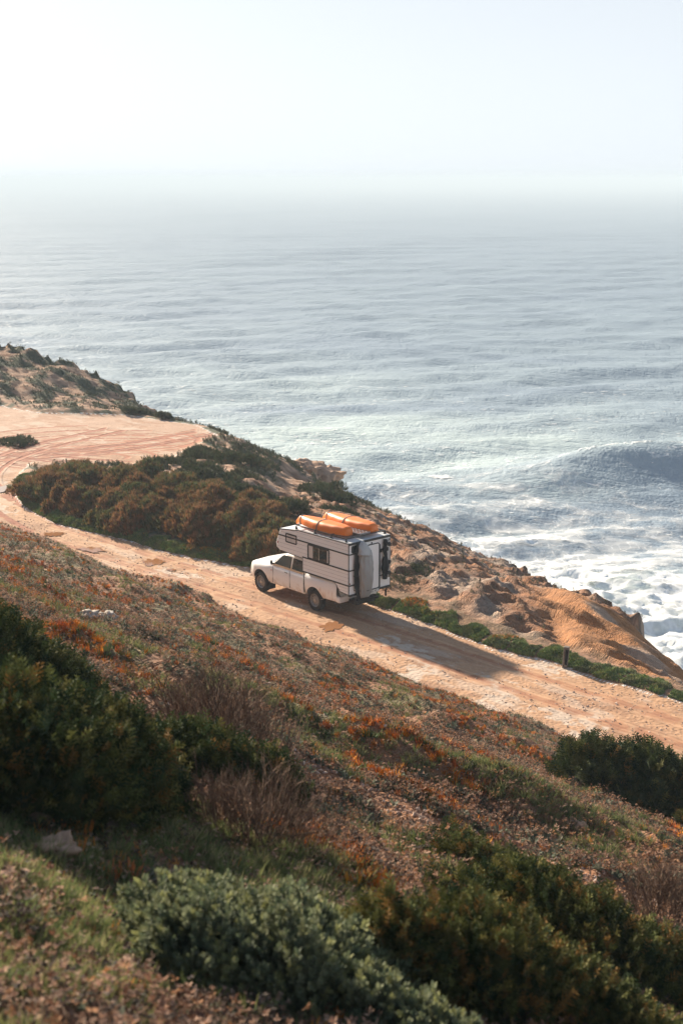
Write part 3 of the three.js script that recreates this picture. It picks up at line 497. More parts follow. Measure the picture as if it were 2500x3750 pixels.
  const roundRect = (x0, x1, y0, y1, r) => { const s = new THREE.Shape(); s.moveTo(x0 + r, y0); s.lineTo(x1 - r, y0); s.absarc(x1 - r, y0 + r, r, -Math.PI / 2, 0); s.lineTo(x1, y1 - r); s.absarc(x1 - r, y1 - r, r, 0, Math.PI / 2); s.lineTo(x0 + r, y1); s.absarc(x0 + r, y1 - r, r, Math.PI / 2, Math.PI); s.lineTo(x0, y0 + r); s.absarc(x0 + r, y0 + r, r, Math.PI, Math.PI * 1.5); return s; };
  const frameG = (x0, x1, y0, y1, w, d, r) => { const s = roundRect(x0, x1, y0, y1, r); s.holes.push(roundRect(x0 + w, x1 - w, y0 + w, y1 - w, Math.max(0.01, r - w))); return new THREE.ExtrudeGeometry(s, { depth: d, bevelEnabled: false, curveSegments: 5 }); };
  const paneG = (x0, x1, y0, y1, r, d = 0.004) => new THREE.ExtrudeGeometry(roundRect(x0, x1, y0, y1, r), { depth: d, bevelEnabled: false, curveSegments: 5 });
  for (const s of [-1, 1]) {
    const z = s < 0 ? -1.085 : 1.05, big = new THREE.Group(); big.name = 'window'; truck.add(big);
    part('frame', frameG(-2.54, -1.26, 1.97, 2.58, 0.065, 0.04, 0.08).translate(0, 0, z), M.black, big);
    part('pane', paneG(-2.49, -1.31, 2.02, 2.53, 0.05).translate(0, 0, s < 0 ? -1.066 : 1.062), M.glass, big);
    part('mullion', box(-1.93, -1.90, 2.02, 2.53, s * 1.062, s * 1.078), M.alu, big);
    for (const [a, b] of [[-1.55, -1.33], [-2.48, -2.40]]) {
      const pos = [], ix = []; for (let i = 0; i <= 12; i++) { const x = lerp(a, b, i / 12), zz = s * (1.071 + 0.003 * Math.sin(i * 2.1)); pos.push(x, 2.03, zz, x, 2.52, zz); if (i) ix.push(i * 2 - 2, i * 2 - 1, i * 2, i * 2, i * 2 - 1, i * 2 + 1); }
      part('curtain', geoFrom(pos, ix), M.curtain, big);
    }
    const sm = new THREE.Group(); sm.name = 'window'; truck.add(sm);
    part('frame', frameG(-0.67, -0.03, 2.37, 2.75, 0.05, 0.04, 0.06).translate(0, 0, z), M.black, sm);
    part('pane', paneG(-0.63, -0.07, 2.41, 2.71, 0.04).translate(0, 0, s < 0 ? -1.066 : 1.062), M.curtain, sm);
    part('mullion', box(-0.365, -0.335, 2.41, 2.71, s * 1.062, s * 1.078), M.alu, sm);
  }
  // rear wall
  const rear = part_('rear_wall', box(-3.664, -3.65, 1.03, 3.01, -1.03, 1.03), M.siding);
  for (const [y, a, b] of [[1.385, -1.03, -0.08], [1.97, -1.03, 0.44], [2.6, -1.03, -0.08], [1.5, 0.46, 1.03]]) part('trim_strip', box(-3.68, -3.664, y - 0.024, y + 0.024, a, b), M.black, rear);
  part('trim_strip', box(-3.685, -3.664, 1.03, 2.75, 0.445, 0.485), M.black, rear);
  part('roof_edge_strip', box(-3.70, -3.664, 2.965, 3.05, -1.07, 1.07), M.black, rear);
  part('lower_edge_strip', box(-3.70, -3.6, 0.96, 1.035, -1.03, 1.07), M.black, rear);
  part('carrier_panel', box(-3.682, -3.664, 2.42, 2.56, 0.485, 1.03), M.black, rear);
  const door = part_('rear_door', box(-3.682, -3.666, 1.05, 2.80, -0.09, 0.415, 0.006), M.siding);
  { const f = frameG(-0.13, 0.455, 1.02, 2.84, 0.04, 0.022, 0.1).rotateY(-Math.PI / 2).translate(-3.662, 0, 0); part('door_seal', f, M.black, door); part('door_handle', new THREE.SphereGeometry(0.045, 12, 8).scale(0.7, 1.2, 1).translate(-3.70, 2.08, -0.03), M.black, door); }
  const rw = new THREE.Group(); rw.name = 'rear_window'; truck.add(rw);
  part('frame', frameG(-0.86, -0.3, 2.63, 2.93, 0.04, 0.03, 0.08).rotateY(-Math.PI / 2).translate(-3.66, 0, 0), M.black, rw);
  part('pane', paneG(-0.83, -0.33, 2.66, 2.90, 0.05).rotateY(-Math.PI / 2).translate(-3.668, 0, 0), M.glass, rw);
  for (const z of [-0.95, 0.97]) part_('tail_light', new THREE.CylinderGeometry(0.035, 0.035, 0.02, 14).rotateZ(Math.PI / 2).translate(-3.672, z < 0 ? 1.46 : 1.58, z), M.red);
  part_('door_lamp', new THREE.SphereGeometry(0.03, 10, 8).translate(-3.68, 2.88, 0.08), M.black);
  { // number plate
    const c = document.createElement('canvas'); c.width = 512; c.height = 128; const x = c.getContext('2d'); x.fillStyle = '#dedbd3'; x.fillRect(0, 0, 512, 128); x.fillStyle = '#b9bcc0'; x.fillRect(462, 0, 50, 128); x.fillStyle = '#16171a'; x.font = 'bold 104px sans-serif'; x.fillText('222', 44, 102); x.fillText('KT', 285, 102); x.fillRect(248, 60, 14, 14);
    const t = new THREE.CanvasTexture(c); t.colorSpace = THREE.SRGBColorSpace;
    const pl = part_('number_plate', box(-3.70, -3.69, 0.90, 1.02, -0.06, 0.42), M.dot);
    part('plate_print', new THREE.PlaneGeometry(0.47, 0.112).rotateY(-Math.PI / 2).translate(-3.704, 0.96, 0.18), std('plate_print', [1, 1, 1], 0.4, { map: t }), pl);
  }
  part_('tow_bracket', merged([box(-3.6, -3.3, 0.62, 0.7, -0.5, 0.5), box(-3.62, -3.58, 0.62, 0.86, 0.8, 0.86), box(-3.62, -3.58, 0.62, 0.86, -0.6, -0.54)]), M.under);
  // roof rack and solar panel
  for (const s of [-1, 1]) part_('rack_rail', box(-3.45, -0.55, 3.145, 3.18, s * 0.9 - 0.02, s * 0.9 + 0.02), M.steel);
  for (const x of [-3.43, -2.55, -1.6, -0.57]) { const cb = part_('rack_crossbar', box(x - 0.02, x + 0.02, 3.15, 3.19, -0.9, 0.9), M.steel); for (const s of [-1, 1]) part('rack_foot', new THREE.CylinderGeometry(0.025, 0.065, 0.12, 8).translate(x, x > -1 ? 3.06 : 3.09, s * 0.92), M.steel, cb); }
  const sp = part_('solar_panel', box(-3.36, -1.9, 3.195, 3.225, -0.22, 0.28), M.alu);
  part('solar_cells', box(-3.34, -1.92, 3.226, 3.229, -0.195, 0.255), M.cell, sp);
  for (let i = 0; i < 7; i++) for (let j = 0; j < 3; j++) part('cell_gap', new THREE.CylinderGeometry(0.026, 0.026, 0.003, 4).translate(-3.24 + i * 0.2, 3.2315, -0.11 + j * 0.14), M.dot, sp);
  part_('roof_hatch', box(-0.9, -0.5, 3.02, 3.08, 0.1, 0.5, 0.02), M.white);
}
const warped = new Set();
function settle(group) {                              // final proportions, measured on the finished vehicle
  group.traverse((o) => {
    if (!o.isMesh || warped.has(o.geometry) || o.parent.name === 'wheel') return;
    warped.add(o.geometry); const p = o.geometry.attributes.position;
    for (let i = 0; i < p.count; i++) {
      let x = p.getX(i), y = p.getY(i), z = p.getZ(i);
      if (x < -1.55) x = -1.55 + (x + 1.55) * 0.905; if (x > 1.6) x = 1.6 + (x - 1.6) * 0.84;
      if (y > 0.9) y = 0.9 + (y - 0.9) * 0.915;
      if (Math.abs(z) > 0.93) z = Math.sign(z) * (0.93 + (Math.abs(z) - 0.93) * 0.35);
      p.setXYZ(i, x, y, z);
    }
  });
}
settle(truck);
truck.traverse((o) => {                               // dried mud thrown up on the lower bodywork
  if (!o.isMesh || !['cab_body', 'cargo_bed', 'front_door', 'rear_door', 'rear_bumper', 'front_bumper'].includes(o.name) || o.material !== M.white) return;
  const p = o.geometry.attributes.position, c = []; for (let i = 0; i < p.count; i++) { const x = p.getX(i), y = p.getY(i), w = Math.min(Math.abs(x - 1.35), Math.abs(x + 1.8)), n = fbm(x * 2.2, y * 3, 3), d = n2c(x * 9, y * 9); c.push(...mix3([1, 1, 1], [0.62, 0.47, 0.36], clamp(smooth(0.25, 0.62, 0.95 - 0.85 * y + 0.4 * n + 0.15 * d - 0.12 * w) * 0.75))); }
  o.geometry.setAttribute('color', new THREE.Float32BufferAttribute(c, 3)); o.material = M.muddy;
});
// kayaks, keel up, strapped to the rack
{
  const Wp = [[0, 0.03], [0.04, 0.075], [0.12, 0.16], [0.25, 0.265], [0.45, 0.34], [0.62, 0.345], [0.8, 0.30], [0.92, 0.235], [0.985, 0.20], [1, 0.15]], Hp = [[0, 0.08], [0.03, 0.16], [0.1, 0.24], [0.3, 0.29], [0.6, 0.31], [0.85, 0.29], [0.97, 0.25], [1, 0.18]];
  const at = (P, s) => { let i = 0; while (i < P.length - 2 && s > P[i + 1][0]) i++; return lerp(P[i][1], P[i + 1][1], clamp((s - P[i][0]) / (P[i + 1][0] - P[i][0]))); };
  const L = 2.82;
  const ring = (s, grow = 0) => { const w = at(Wp, s) + grow, h = at(Hp, s) + grow, base = 0.05 * (2 * s - 1) ** 2 - 0.10 * smooth(0.12, 0, s), o = []; for (let k = 0; k < 22; k++) { const a = (k / 22) * Math.PI * 2, c = Math.cos(a), n = Math.sin(a); o.push([-s * L, base + (n > 0 ? h * Math.pow(n, 0.75) : (0.07 + grow) * n), Math.sign(c) * w * Math.pow(Math.abs(c), n > 0 ? 0.62 : 0.5)]); } return o; };
  const hull = []; for (let i = 0; i <= 44; i++) hull.push(ring(i / 44));
  const hullG = rings(hull), strapG = (s) => rings([ring(s - 0.009, 0.006), ring(s - 0.009, 0.012), ring(s + 0.009, 0.012), ring(s + 0.009, 0.006)], false);
  for (const [x, y, z, yaw, label] of [[-0.13, 2.98, -0.52, 0.012, 'orange kayak upside down on the near side of the camper roof'], [-0.38, 2.98, 0.52, -0.012, 'orange kayak upside down on the far side of the camper roof']]) {
    const k = onTruck('kayak', label, 'kayak', 'kayaks on the camper roof'), off = new THREE.Vector3(x, y, z).applyAxisAngle(new THREE.Vector3(0, 1, 0), TURN);
    k.position.add(off); k.rotation.y = TURN + yaw;
    part('hull', hullG, M.orange, k); part('strap', strapG(0.13), M.strap, k); part('strap', strapG(0.52), M.strap, k);
  }
}
// covered board standing against the rear wall
{
  const b = onTruck('board_bag', 'tall grey covered board bag strapped upright to the rear of the camper', 'bag');
  const rg = rng(9), y0 = 0.86, y1 = 3.04, cover = [], hood = [], board = [];
  for (let i = 0; i <= 40; i++) {
    const k = i / 40, y = lerp(y0, 2.66, k), w = 0.275 * Math.pow(Math.sin(Math.PI * clamp(lerp(0.10, 0.80, k))), 0.38) + 0.03, d = 0.13 * Math.pow(Math.sin(Math.PI * lerp(0.08, 0.88, k)), 0.5) + 0.02, o = [];
    for (let j = 0; j < 40; j++) { const a = (j / 40) * Math.PI * 2, f = 1 + 0.085 * Math.sin(a * 9 + 2 * n2a(y * 2, 1)) * (0.4 + 0.6 * smooth(0.75, 1, k) + 0.5 * smooth(0.2, 0.05, k)) + 0.09 * n2b(a * 1.3, y * 1.6); o.push([-3.72 - d - d * f * Math.cos(a), y, -0.33 + w * f * Math.sin(a)]); }
    cover.push(o);
  }
  part('cover', rings(cover), M.tarp, b);
  for (let i = 0; i <= 16; i++) { const k = i / 16, y = lerp(2.52, y1, k), w = 0.27 * Math.sqrt(clamp(1 - k * k * 0.98)) + 0.015, d = 0.15 * Math.sqrt(1 - k * 0.85), o = []; for (let j = 0; j < 30; j++) { const a = (j / 30) * Math.PI * 2, f = 1 + 0.12 * n2b(a * 1.2 + 7, y * 3) + 0.05 * Math.sin(7 * a); o.push([-3.74 - d * 0.8 - d * f * Math.cos(a), y - 0.06 * Math.sin(a), -0.40 + w * f * Math.sin(a)]); } hood.push(o); }
  part('hood', rings(hood), M.tarpHood, b);
  for (let i = 0; i <= 30; i++) { const k = i / 30, y = lerp(0.80, 3.0, k), w = 0.24 * Math.pow(Math.sin(Math.PI * lerp(0.06, 0.9, k)), 0.6), o = []; for (let j = 0; j < 16; j++) { const a = (j / 16) * Math.PI * 2; o.push([-3.735 - 0.05 * Math.cos(a), y, -0.55 + w * Math.sin(a)]); } board.push(o); }
  part('board', rings(board), M.cloth, b);
  part('strap', merged([rod([[-3.70, 1.75, -0.80], [-3.84, 1.74, -0.62], [-4.0, 1.72, -0.33], [-3.84, 1.70, -0.06], [-3.69, 1.70, -0.03]], 0.012), rod([[-3.70, 1.18, -0.78], [-3.86, 1.16, -0.60], [-3.98, 1.14, -0.33], [-3.84, 1.16, -0.08]], 0.012), rod([[-3.69, 3.06, -0.62], [-3.78, 2.98, -0.62], [-3.74, 2.2, -0.78], [-3.74, 1.3, -0.76], [-3.80, 0.84, -0.55]], 0.016)]), M.black, b);
  const c = onTruck('folded_carrier', 'folded rack with black cloth bundle on the right of the camper rear wall', 'rack');
  for (const z of [0.84, 0.88]) part('rail', bar([-3.74, 1.42, z], [-3.74, 2.86, z], 0.011), M.alu, c);
  part('rail_loop', rod([[-3.74, 2.82, 0.82], [-3.74, 2.9, 0.835], [-3.74, 2.9, 0.885], [-3.74, 2.82, 0.9]], 0.016), M.black, c);
  for (const y of [2.70, 1.98, 1.56]) part('clamp', new THREE.SphereGeometry(1, 10, 8).scale(0.06, 0.085, 0.085).translate(-3.74, y, 0.87), M.black, c);
  const bd = []; for (let i = 0; i <= 24; i++) { const k = i / 24, y = lerp(1.36, 2.92, k), w = lerp(0.09, 0.07, k) + 0.09 * Math.exp(-(((y - 1.86) / 0.26) ** 2)) + 0.03 * n2a(y * 4, 3), o = []; for (let j = 0; j < 14; j++) { const a = (j / 14) * Math.PI * 2; o.push([-3.76 - 0.085 * Math.cos(a) * (1 + 0.2 * n2b(a, y * 3)), y, 0.645 + w * Math.sin(a) + 0.03 * n2c(y * 2, 5)]); } bd.push(o); }
  part('cloth_bundle', rings(bd), M.cloth, c);
  part('stay', merged([bar([-3.74, 2.5, 0.52], [-3.78, 1.95, 0.68], 0.01), bar([-3.72, 2.45, 1.0], [-3.74, 2.0, 0.92], 0.008)]), M.alu, c);
  part('hook', merged([box(-3.76, -3.69, 1.36, 1.5, 0.6, 0.66, 0.02), box(-3.76, -3.69, 1.38, 1.54, 0.84, 0.9, 0.02)]), M.black, c);
  settle(b); settle(c);
}
// ---------------------------------------------------------------- plants
const leafMat = (name, thru = 0.35) => std(name, [1, 1, 1], 0.9, { transmission: thru, thickness: 0, specularIntensity: 0.35 });
function blades(list) {                               // each blade: base, tip, width, normal hint -> a narrow kite
  const pos = [], idx = [], a = new THREE.Vector3(), b = new THREE.Vector3(), s = new THREE.Vector3(), m = new THREE.Vector3(), n = new THREE.Vector3();
  for (const [A, B, w, N, at = 0.4] of list) { a.set(...A); b.set(...B); n.set(...N); s.copy(b).sub(a).cross(n).normalize().multiplyScalar(w / 2); m.copy(a).lerp(b, at); const k = pos.length / 3; pos.push(...a.toArray(), m.x + s.x, m.y + s.y, m.z + s.z, ...b.toArray(), m.x - s.x, m.y - s.y, m.z - s.z); idx.push(k, k + 1, k + 2, k, k + 2, k + 3); }
  return geoFrom(pos, idx);
}
function stickGeo(list) {                             // thin three-sided sticks: a, b, radius at a, radius at b
  const pos = [], idx = [], a = new THREE.Vector3(), b = new THREE.Vector3(), d = new THREE.Vector3(), u = new THREE.Vector3(), v = new THREE.Vector3();
  for (const [A, B, r0, r1] of list) { a.set(...A); b.set(...B); d.copy(b).sub(a).normalize(); u.set(d.y, d.z, d.x).cross(d).normalize(); v.copy(d).cross(u); const k = pos.length / 3; for (const [c, r] of [[a, r0], [b, r1]]) for (let i = 0; i < 3; i++) { const w = (i / 3) * 6.283; pos.push(c.x + (u.x * Math.cos(w) + v.x * Math.sin(w)) * r, c.y + (u.y * Math.cos(w) + v.y * Math.sin(w)) * r, c.z + (u.z * Math.cos(w) + v.z * Math.sin(w)) * r); } for (let i = 0; i < 3; i++) { const j = (i + 1) % 3; idx.push(k + i, k + j, k + 3 + i, k + j, k + 3 + j, k + 3 + i); } }
  return geoFrom(pos, idx);
}
const gr = rng(5), J = (s) => (gr() - 0.5) * 2 * s;
const SPRIG = {
  juniper: () => { const L = []; for (let i = 0; i < 9; i++) { const y = 0.08 + i * 0.095, s = i % 2 ? 1 : -1, l = 0.42 * (1 - i * 0.07), a = J(0.5); const bx = s * l * Math.cos(a), bz = s * l * Math.sin(a) + J(0.12); L.push([[0, y, 0], [bx, y + l * 0.75, bz], 0.10, [J(0.4), 0.3, 1]]); L.push([[bx * 0.45, y + l * 0.3, bz * 0.45], [bx * 0.5 + J(0.1), y + l * 0.85, bz * 0.5 + 0.18 * s], 0.08, [1, 0.2, J(1)]]); } L.push([[0, 0, 0], [J(0.05), 1.05, J(0.05)], 0.09, [0.3, 0, 1]]); return blades(L); },
  leafy: () => { const L = []; for (let i = 0; i < 13; i++) { const y = 0.1 + 0.068 * i, a = i * 2.4 + J(0.3), l = 0.40 - 0.012 * i, c = Math.cos(a), s = Math.sin(a), up = 0.15 + 0.03 * i + J(0.1); L.push([[0.02 * c, y, 0.02 * s], [l * c, y + up, l * s], 0.30, [-c * 0.9 + J(0.5), 1, -s * 0.9 + J(0.5)], 0.55]); } return blades(L); },
  feather: () => { const L = []; for (let i = 0; i < 14; i++) { const a = i * 2.4, r = 0.12 + 0.32 * gr(), h = 0.6 + 0.45 * gr(); L.push([[0, 0, 0], [r * Math.cos(a), h, r * Math.sin(a)], 0.085, [Math.sin(a) + J(0.5), J(0.5), -Math.cos(a)], 0.65]); } return blades(L); },
  grass: () => { const L = []; for (let i = 0; i < 11; i++) { const a = i * 2.4 + J(0.4), r = 0.2 + 0.6 * gr(), h = 0.55 + 0.5 * gr(); L.push([[J(0.08), 0, J(0.08)], [r * Math.cos(a), h, r * Math.sin(a)], 0.065, [Math.sin(a), J(0.6), -Math.cos(a)], 0.35]); } return blades(L); },
  rosette: () => { const L = []; for (let i = 0; i < 12; i++) { const a = i * 2.4 + J(0.3), r = 0.35 + 0.3 * gr(), h = 0.12 + 0.35 * gr() + (i > 7 ? 0.25 : 0); L.push([[0.05 * Math.cos(a), 0.02 + (i > 7 ? 0.2 : 0), 0.05 * Math.sin(a)], [r * Math.cos(a), h, r * Math.sin(a)], 0.27, [-Math.cos(a) * 0.5, 1, -Math.sin(a) * 0.5], 0.6]); } return blades(L); },
  ice: () => { const L = []; for (let i = 0; i < 11; i++) { const a = i * 2.4, r = 0.1 + 0.45 * gr(), h = 0.5 + 0.5 * gr(); L.push([[r * 0.5 * Math.cos(a), 0, r * 0.5 * Math.sin(a)], [r * Math.cos(a) + J(0.1), h, r * Math.sin(a) + J(0.1)], 0.085, 0.015]); } return stickGeo(L); },
  dry: () => { const L = []; for (let i = 0; i < 5; i++) { const x = J(0.4), z = J(0.4), h = 0.35 + 0.55 * gr(); L.push([[x * 0.3, 0, z * 0.3], [x, h, z], 0.022, [J(1), 0, J(1)]]); for (let k = 0; k < 5; k++) { const a = k * 1.26 + J(0.4), r = 0.07 + 0.08 * gr(); L.push([[x, h - 0.03, z], [x + r * Math.cos(a), h + J(0.09), z + r * Math.sin(a)], 0.07, [J(0.6), 1, J(0.6)], 0.6]); } } return blades(L); },
  twig: () => { const L = []; const grow = (a, d, l, r, n) => { const b = [a[0] + d[0] * l, a[1] + d[1] * l, a[2] + d[2] * l]; L.push([a, b, r, r * 0.6]); if (n) for (let i = 0; i < 2 + (n > 1 ? 1 : 0); i++) { const e = [d[0] + J(0.55), d[1] + J(0.3), d[2] + J(0.55)], m = Math.hypot(...e); grow(b, e.map((v) => v / m), l * (0.6 + 0.2 * gr()), r * 0.6, n - 1); } }; grow([0, 0, 0], [0, 1, 0], 0.42, 0.012, 2); return stickGeo(L); },
};
const GEO = {}; for (const k in SPRIG) GEO[k] = [SPRIG[k](), SPRIG[k](), SPRIG[k]()];
const MATL = { juniper: leafMat('juniper_leaf', 0.16), leafy: leafMat('leathery_leaf', 0.34), feather: leafMat('heath_sprig', 0.25), grass: leafMat('grass_blade', 0.4), rosette: leafMat('herb_leaf', 0.35), ice: std('succulent', [1, 1, 1], 0.55), dry: leafMat('dry_flower_head', 0.25), twig: std('dead_twig', [1, 1, 1], 0.95), bark: std('bark', [0.075, 0.05, 0.038], 0.95) };
const PAL = {
  juniper: [[0.034, 0.056, 0.022], [0.050, 0.070, 0.024], [0.066, 0.078, 0.024], [0.027, 0.047, 0.023], [0.084, 0.084, 0.027]],
  juniperTip: [[0.13, 0.135, 0.04], [0.17, 0.15, 0.045], [0.11, 0.125, 0.04], [0.21, 0.12, 0.035]],
  leafy: [[0.11, 0.135, 0.075], [0.145, 0.17, 0.09], [0.085, 0.11, 0.062], [0.18, 0.195, 0.10]],
  leafyTip: [[0.23, 0.24, 0.10], [0.19, 0.21, 0.12]],
  rust: [[0.23, 0.12, 0.055], [0.19, 0.115, 0.052], [0.15, 0.12, 0.052], [0.115, 0.115, 0.05], [0.26, 0.135, 0.06]],
  rustTip: [[0.33, 0.175, 0.085], [0.28, 0.16, 0.078], [0.20, 0.15, 0.065]],
  heathGreen: [[0.13, 0.14, 0.055], [0.18, 0.15, 0.06], [0.095, 0.115, 0.05], [0.22, 0.13, 0.055]],
  mat: [[0.060, 0.080, 0.034], [0.085, 0.095, 0.042], [0.048, 0.066, 0.036], [0.10, 0.085, 0.045]],
  twig: [[0.115, 0.066, 0.042], [0.15, 0.088, 0.055], [0.08, 0.05, 0.036], [0.21, 0.135, 0.09]],
  grass: [[0.11, 0.145, 0.05], [0.16, 0.18, 0.07], [0.085, 0.12, 0.055], [0.25, 0.235, 0.115], [0.20, 0.21, 0.08]],
  dry: [[0.20, 0.095, 0.052], [0.28, 0.15, 0.095], [0.11, 0.058, 0.038], [0.36, 0.22, 0.15], [0.34, 0.165, 0.075], [0.055, 0.035, 0.026], [0.042, 0.030, 0.024]],
  orange: [[0.58, 0.185, 0.020], [0.66, 0.28, 0.025], [0.46, 0.12, 0.02], [0.62, 0.235, 0.022]],
  green: [[0.065, 0.125, 0.032], [0.10, 0.165, 0.045], [0.05, 0.10, 0.035], [0.16, 0.20, 0.06], [0.20, 0.20, 0.06]],
  fringe: [[0.11, 0.185, 0.05], [0.16, 0.24, 0.07], [0.22, 0.27, 0.085], [0.08, 0.145, 0.045], [0.30, 0.28, 0.09]],
  nearGrass: [[0.17, 0.20, 0.07], [0.24, 0.25, 0.10], [0.12, 0.16, 0.06], [0.32, 0.29, 0.14]],
  litter: [[0.34, 0.22, 0.155], [0.42, 0.29, 0.21], [0.22, 0.12, 0.075], [0.12, 0.07, 0.05]],
  herb: [[0.095, 0.120, 0.075], [0.14, 0.155, 0.11], [0.075, 0.095, 0.06], [0.18, 0.175, 0.12]],
  scrub: [[0.060, 0.072, 0.038], [0.085, 0.088, 0.046], [0.11, 0.085, 0.05], [0.05, 0.062, 0.036]],
};
const Yv = new THREE.Vector3(0, 1, 0), qA = new THREE.Quaternion(), qB = new THREE.Quaternion(), mA = new THREE.Matrix4(), vA = new THREE.Vector3(), vB = new THREE.Vector3(), vS = new THREE.Vector3(), cA = new THREE.Color();
function scatter(name, kind, list, parent, label, category) {   // list: [x, y, z, scale, dirx, diry, dirz, colour, spin]
  let host = parent, child = name;
  if (parent === scene) { host = kindOf(thing(name, label, category), 'stuff'); child = { grass: 'grass_blades', dry: 'flower_heads', ice: 'succulent_leaves', rosette: 'leaves', juniper: 'sprays' }[kind]; }
  for (let v = 0; v < 3; v++) {
    const sub = list.filter((_, i) => i % 3 === v); if (!sub.length) continue;
    const im = new THREE.InstancedMesh(GEO[kind][v], MATL[kind], sub.length); im.name = child; im.castShadow = im.receiveShadow = true;
    sub.forEach((s, i) => { qA.setFromUnitVectors(Yv, vA.set(s[4], s[5], s[6]).normalize()); qB.setFromAxisAngle(Yv, s[8]); mA.compose(vB.set(s[0], s[1], s[2]), qA.multiply(qB), vS.setScalar(s[3])); im.setMatrixAt(i, mA); im.setColorAt(i, cA.setRGB(...s[7])); });
    kindOf(im, 'stuff'); host.add(im);
  }
}
let bushSeed = 100;
const innerM = new Map(), innerMat = (P) => { if (!innerM.has(P)) innerM.set(P, std('inner_foliage', [0, 1, 2].map((k) => P.reduce((a, c) => a + c[k] / P.length, 0)), 1)); return innerM.get(P); };  // mean palette colour for the added light-blocking cores
function bush(o) {                                    // o: name, label, category, group, x, z, r, h, kind, n, size, pal, tip, lobes, stems
  const r = rng(bushSeed++), g = thing(o.name, o.label, o.category, o.group), y0 = H(o.x, o.z), e = Math.max(0.3, o.r * 0.6);
  const gx = (H(o.x + e, o.z) - H(o.x - e, o.z)) / (2 * e), gz = (H(o.x, o.z + e) - H(o.x, o.z - e)) / (2 * e);
  g.position.set(o.x, y0, o.z);
  const lobes = o.uneven ? [[0, 0, o.r * 0.5, o.h * 0.8, o.r * 0.5]] : [[0, 0, o.r * 0.72, o.h, o.r * 0.72]];
  for (let i = 1; i < (o.lobes ?? 7); i++) { const a = i * 2.4 + r(), d = o.r * (o.uneven ? 0.2 + 0.9 * r() : 0.35 + 0.4 * r()), s = o.uneven ? 0.3 + 0.34 * r() : 0.36 + 0.26 * r(); lobes.push([d * Math.cos(a), d * Math.sin(a), o.r * s, o.h * (o.uneven ? 0.35 + 0.65 * r() : 0.45 + 0.5 * r()), o.r * s]); }
  const list = [], tot = lobes.reduce((s, l) => s + l[2] * l[3], 0);
  for (const [li, l] of lobes.entries()) for (let i = 0, n = o.n * l[2] * l[3] / tot; i < n; i++) {
    const a = r() * 6.283, cy = Math.pow(r(), 0.8) * 1.15 - 0.15, sy = Math.sqrt(Math.max(0, 1 - cy * cy)), rho = 1.04 - 0.5 * Math.pow(r(), 2.2), dx = Math.cos(a) * sy, dz = Math.sin(a) * sy;
    const wob = 1 + 0.16 * n3(dx * 2 + li, cy * 2, dz * 2 + o.x);
    const px = l[0] + dx * l[2] * rho * wob, pz = l[1] + dz * l[4] * rho * wob, py = Math.max(0, cy) * l[3] * rho * wob;
    if (lobes.some((k, j) => j !== li && ((px - k[0]) / k[2]) ** 2 + (py / k[3]) ** 2 + ((pz - k[1]) / k[4]) ** 2 < 0.5)) continue;
    const own = o.pal2 && (li * 7 + bushSeed) % 10 < 4, P = own ? o.pal2 : rho > 0.9 && o.tip && r() < (o.tipShare ?? 0.35) ? o.tip : o.pal, c = P[(r() * P.length) | 0], m = 0.8 + 0.4 * r();
    list.push([px, py + gx * px + gz * pz - 0.03, pz, o.size * (0.7 + 0.6 * r()), dx * 0.8 + (r() - 0.5) * 0.9, Math.max(0.05, cy) * 0.7 + (o.up ?? 0.45) + 0.2 * r(), dz * 0.8 + (r() - 0.5) * 0.9, c.map((v) => v * m), r() * 6.283]);
  }
  if (o.stems !== 0) {
    const S = []; for (let i = 0; i < (o.stems ?? 16); i++) { const l = lobes[i % lobes.length], a = r() * 6.283, k = 0.4 + 0.45 * r(), ex = l[0] + Math.cos(a) * l[2] * k * 0.8, ez = l[1] + Math.sin(a) * l[4] * k * 0.8, ey = l[3] * k, mid = [ex * 0.45 + J(0.04), ey * 0.5, ez * 0.45 + J(0.04)], w = Math.min(0.02, o.r * 0.022); S.push([[J(0.04) * o.r, -0.08, J(0.04) * o.r], mid, w, w * 0.7], [mid, [ex, ey + gx * ex + gz * ez, ez], w * 0.7, w * 0.25]); }
    kindOf(part('branches', stickGeo(S), MATL.bark, g), 'stuff');
  }
  if (o.core !== 0 && o.kind !== 'twig') {            // solid lumps added unseen inside each lobe to block light
    const cores = lobes.map((l, k) => { const c = mergeVertices(new THREE.IcosahedronGeometry(1, 3).deleteAttribute('uv').deleteAttribute('normal')), p = c.attributes.position; for (let i = 0; i < p.count; i++) { const x = p.getX(i), y = p.getY(i), z = p.getZ(i), f = 0.74 * (1 + 0.22 * n3(x * 3 + k, y * 3, z * 3)), X = l[0] + x * l[2] * f, Z = l[1] + z * l[4] * f; p.setXYZ(i, X, Math.max(-0.1, y) * l[3] * f + gx * X + gz * Z - 0.04, Z); } c.computeVertexNormals(); return c; });
    kindOf(part('light_blocking_core', mergeGeometries(cores), innerMat(o.pal), g), 'stuff');
  }
  scatter('foliage', o.kind, list, g);
  return g;
}
const jun = (x, z, r, h, n, size, label, more = {}) => bush({ name: 'juniper_bush', label, category: 'bush', group: 'dark green bushes on the hillside', x, z, r, h, n, size, kind: 'juniper', pal: PAL.juniper, tip: PAL.juniperTip, ...more });
jun(-2.75, -9.9, 1.05, 0.62, 9500, 0.13, 'large dark green bush at the left edge below the rocky slope', { tipShare: 0.12 });
jun(-1.60, -6.5, 0.86, 0.52, 9000, 0.11, 'dark bush with a sunlit rim, left of the brown twig bushes', { tipShare: 0.3 });
jun(-0.82, -8.3, 0.50, 0.40, 3200, 0.12, 'dark green bush between the two brown twig bushes', { tipShare: 0.15 });
jun(0.62, -5.15, 0.60, 0.46, 7500, 0.085, 'olive feathery bush with orange tips in the front middle', { tipShare: 0.6 });
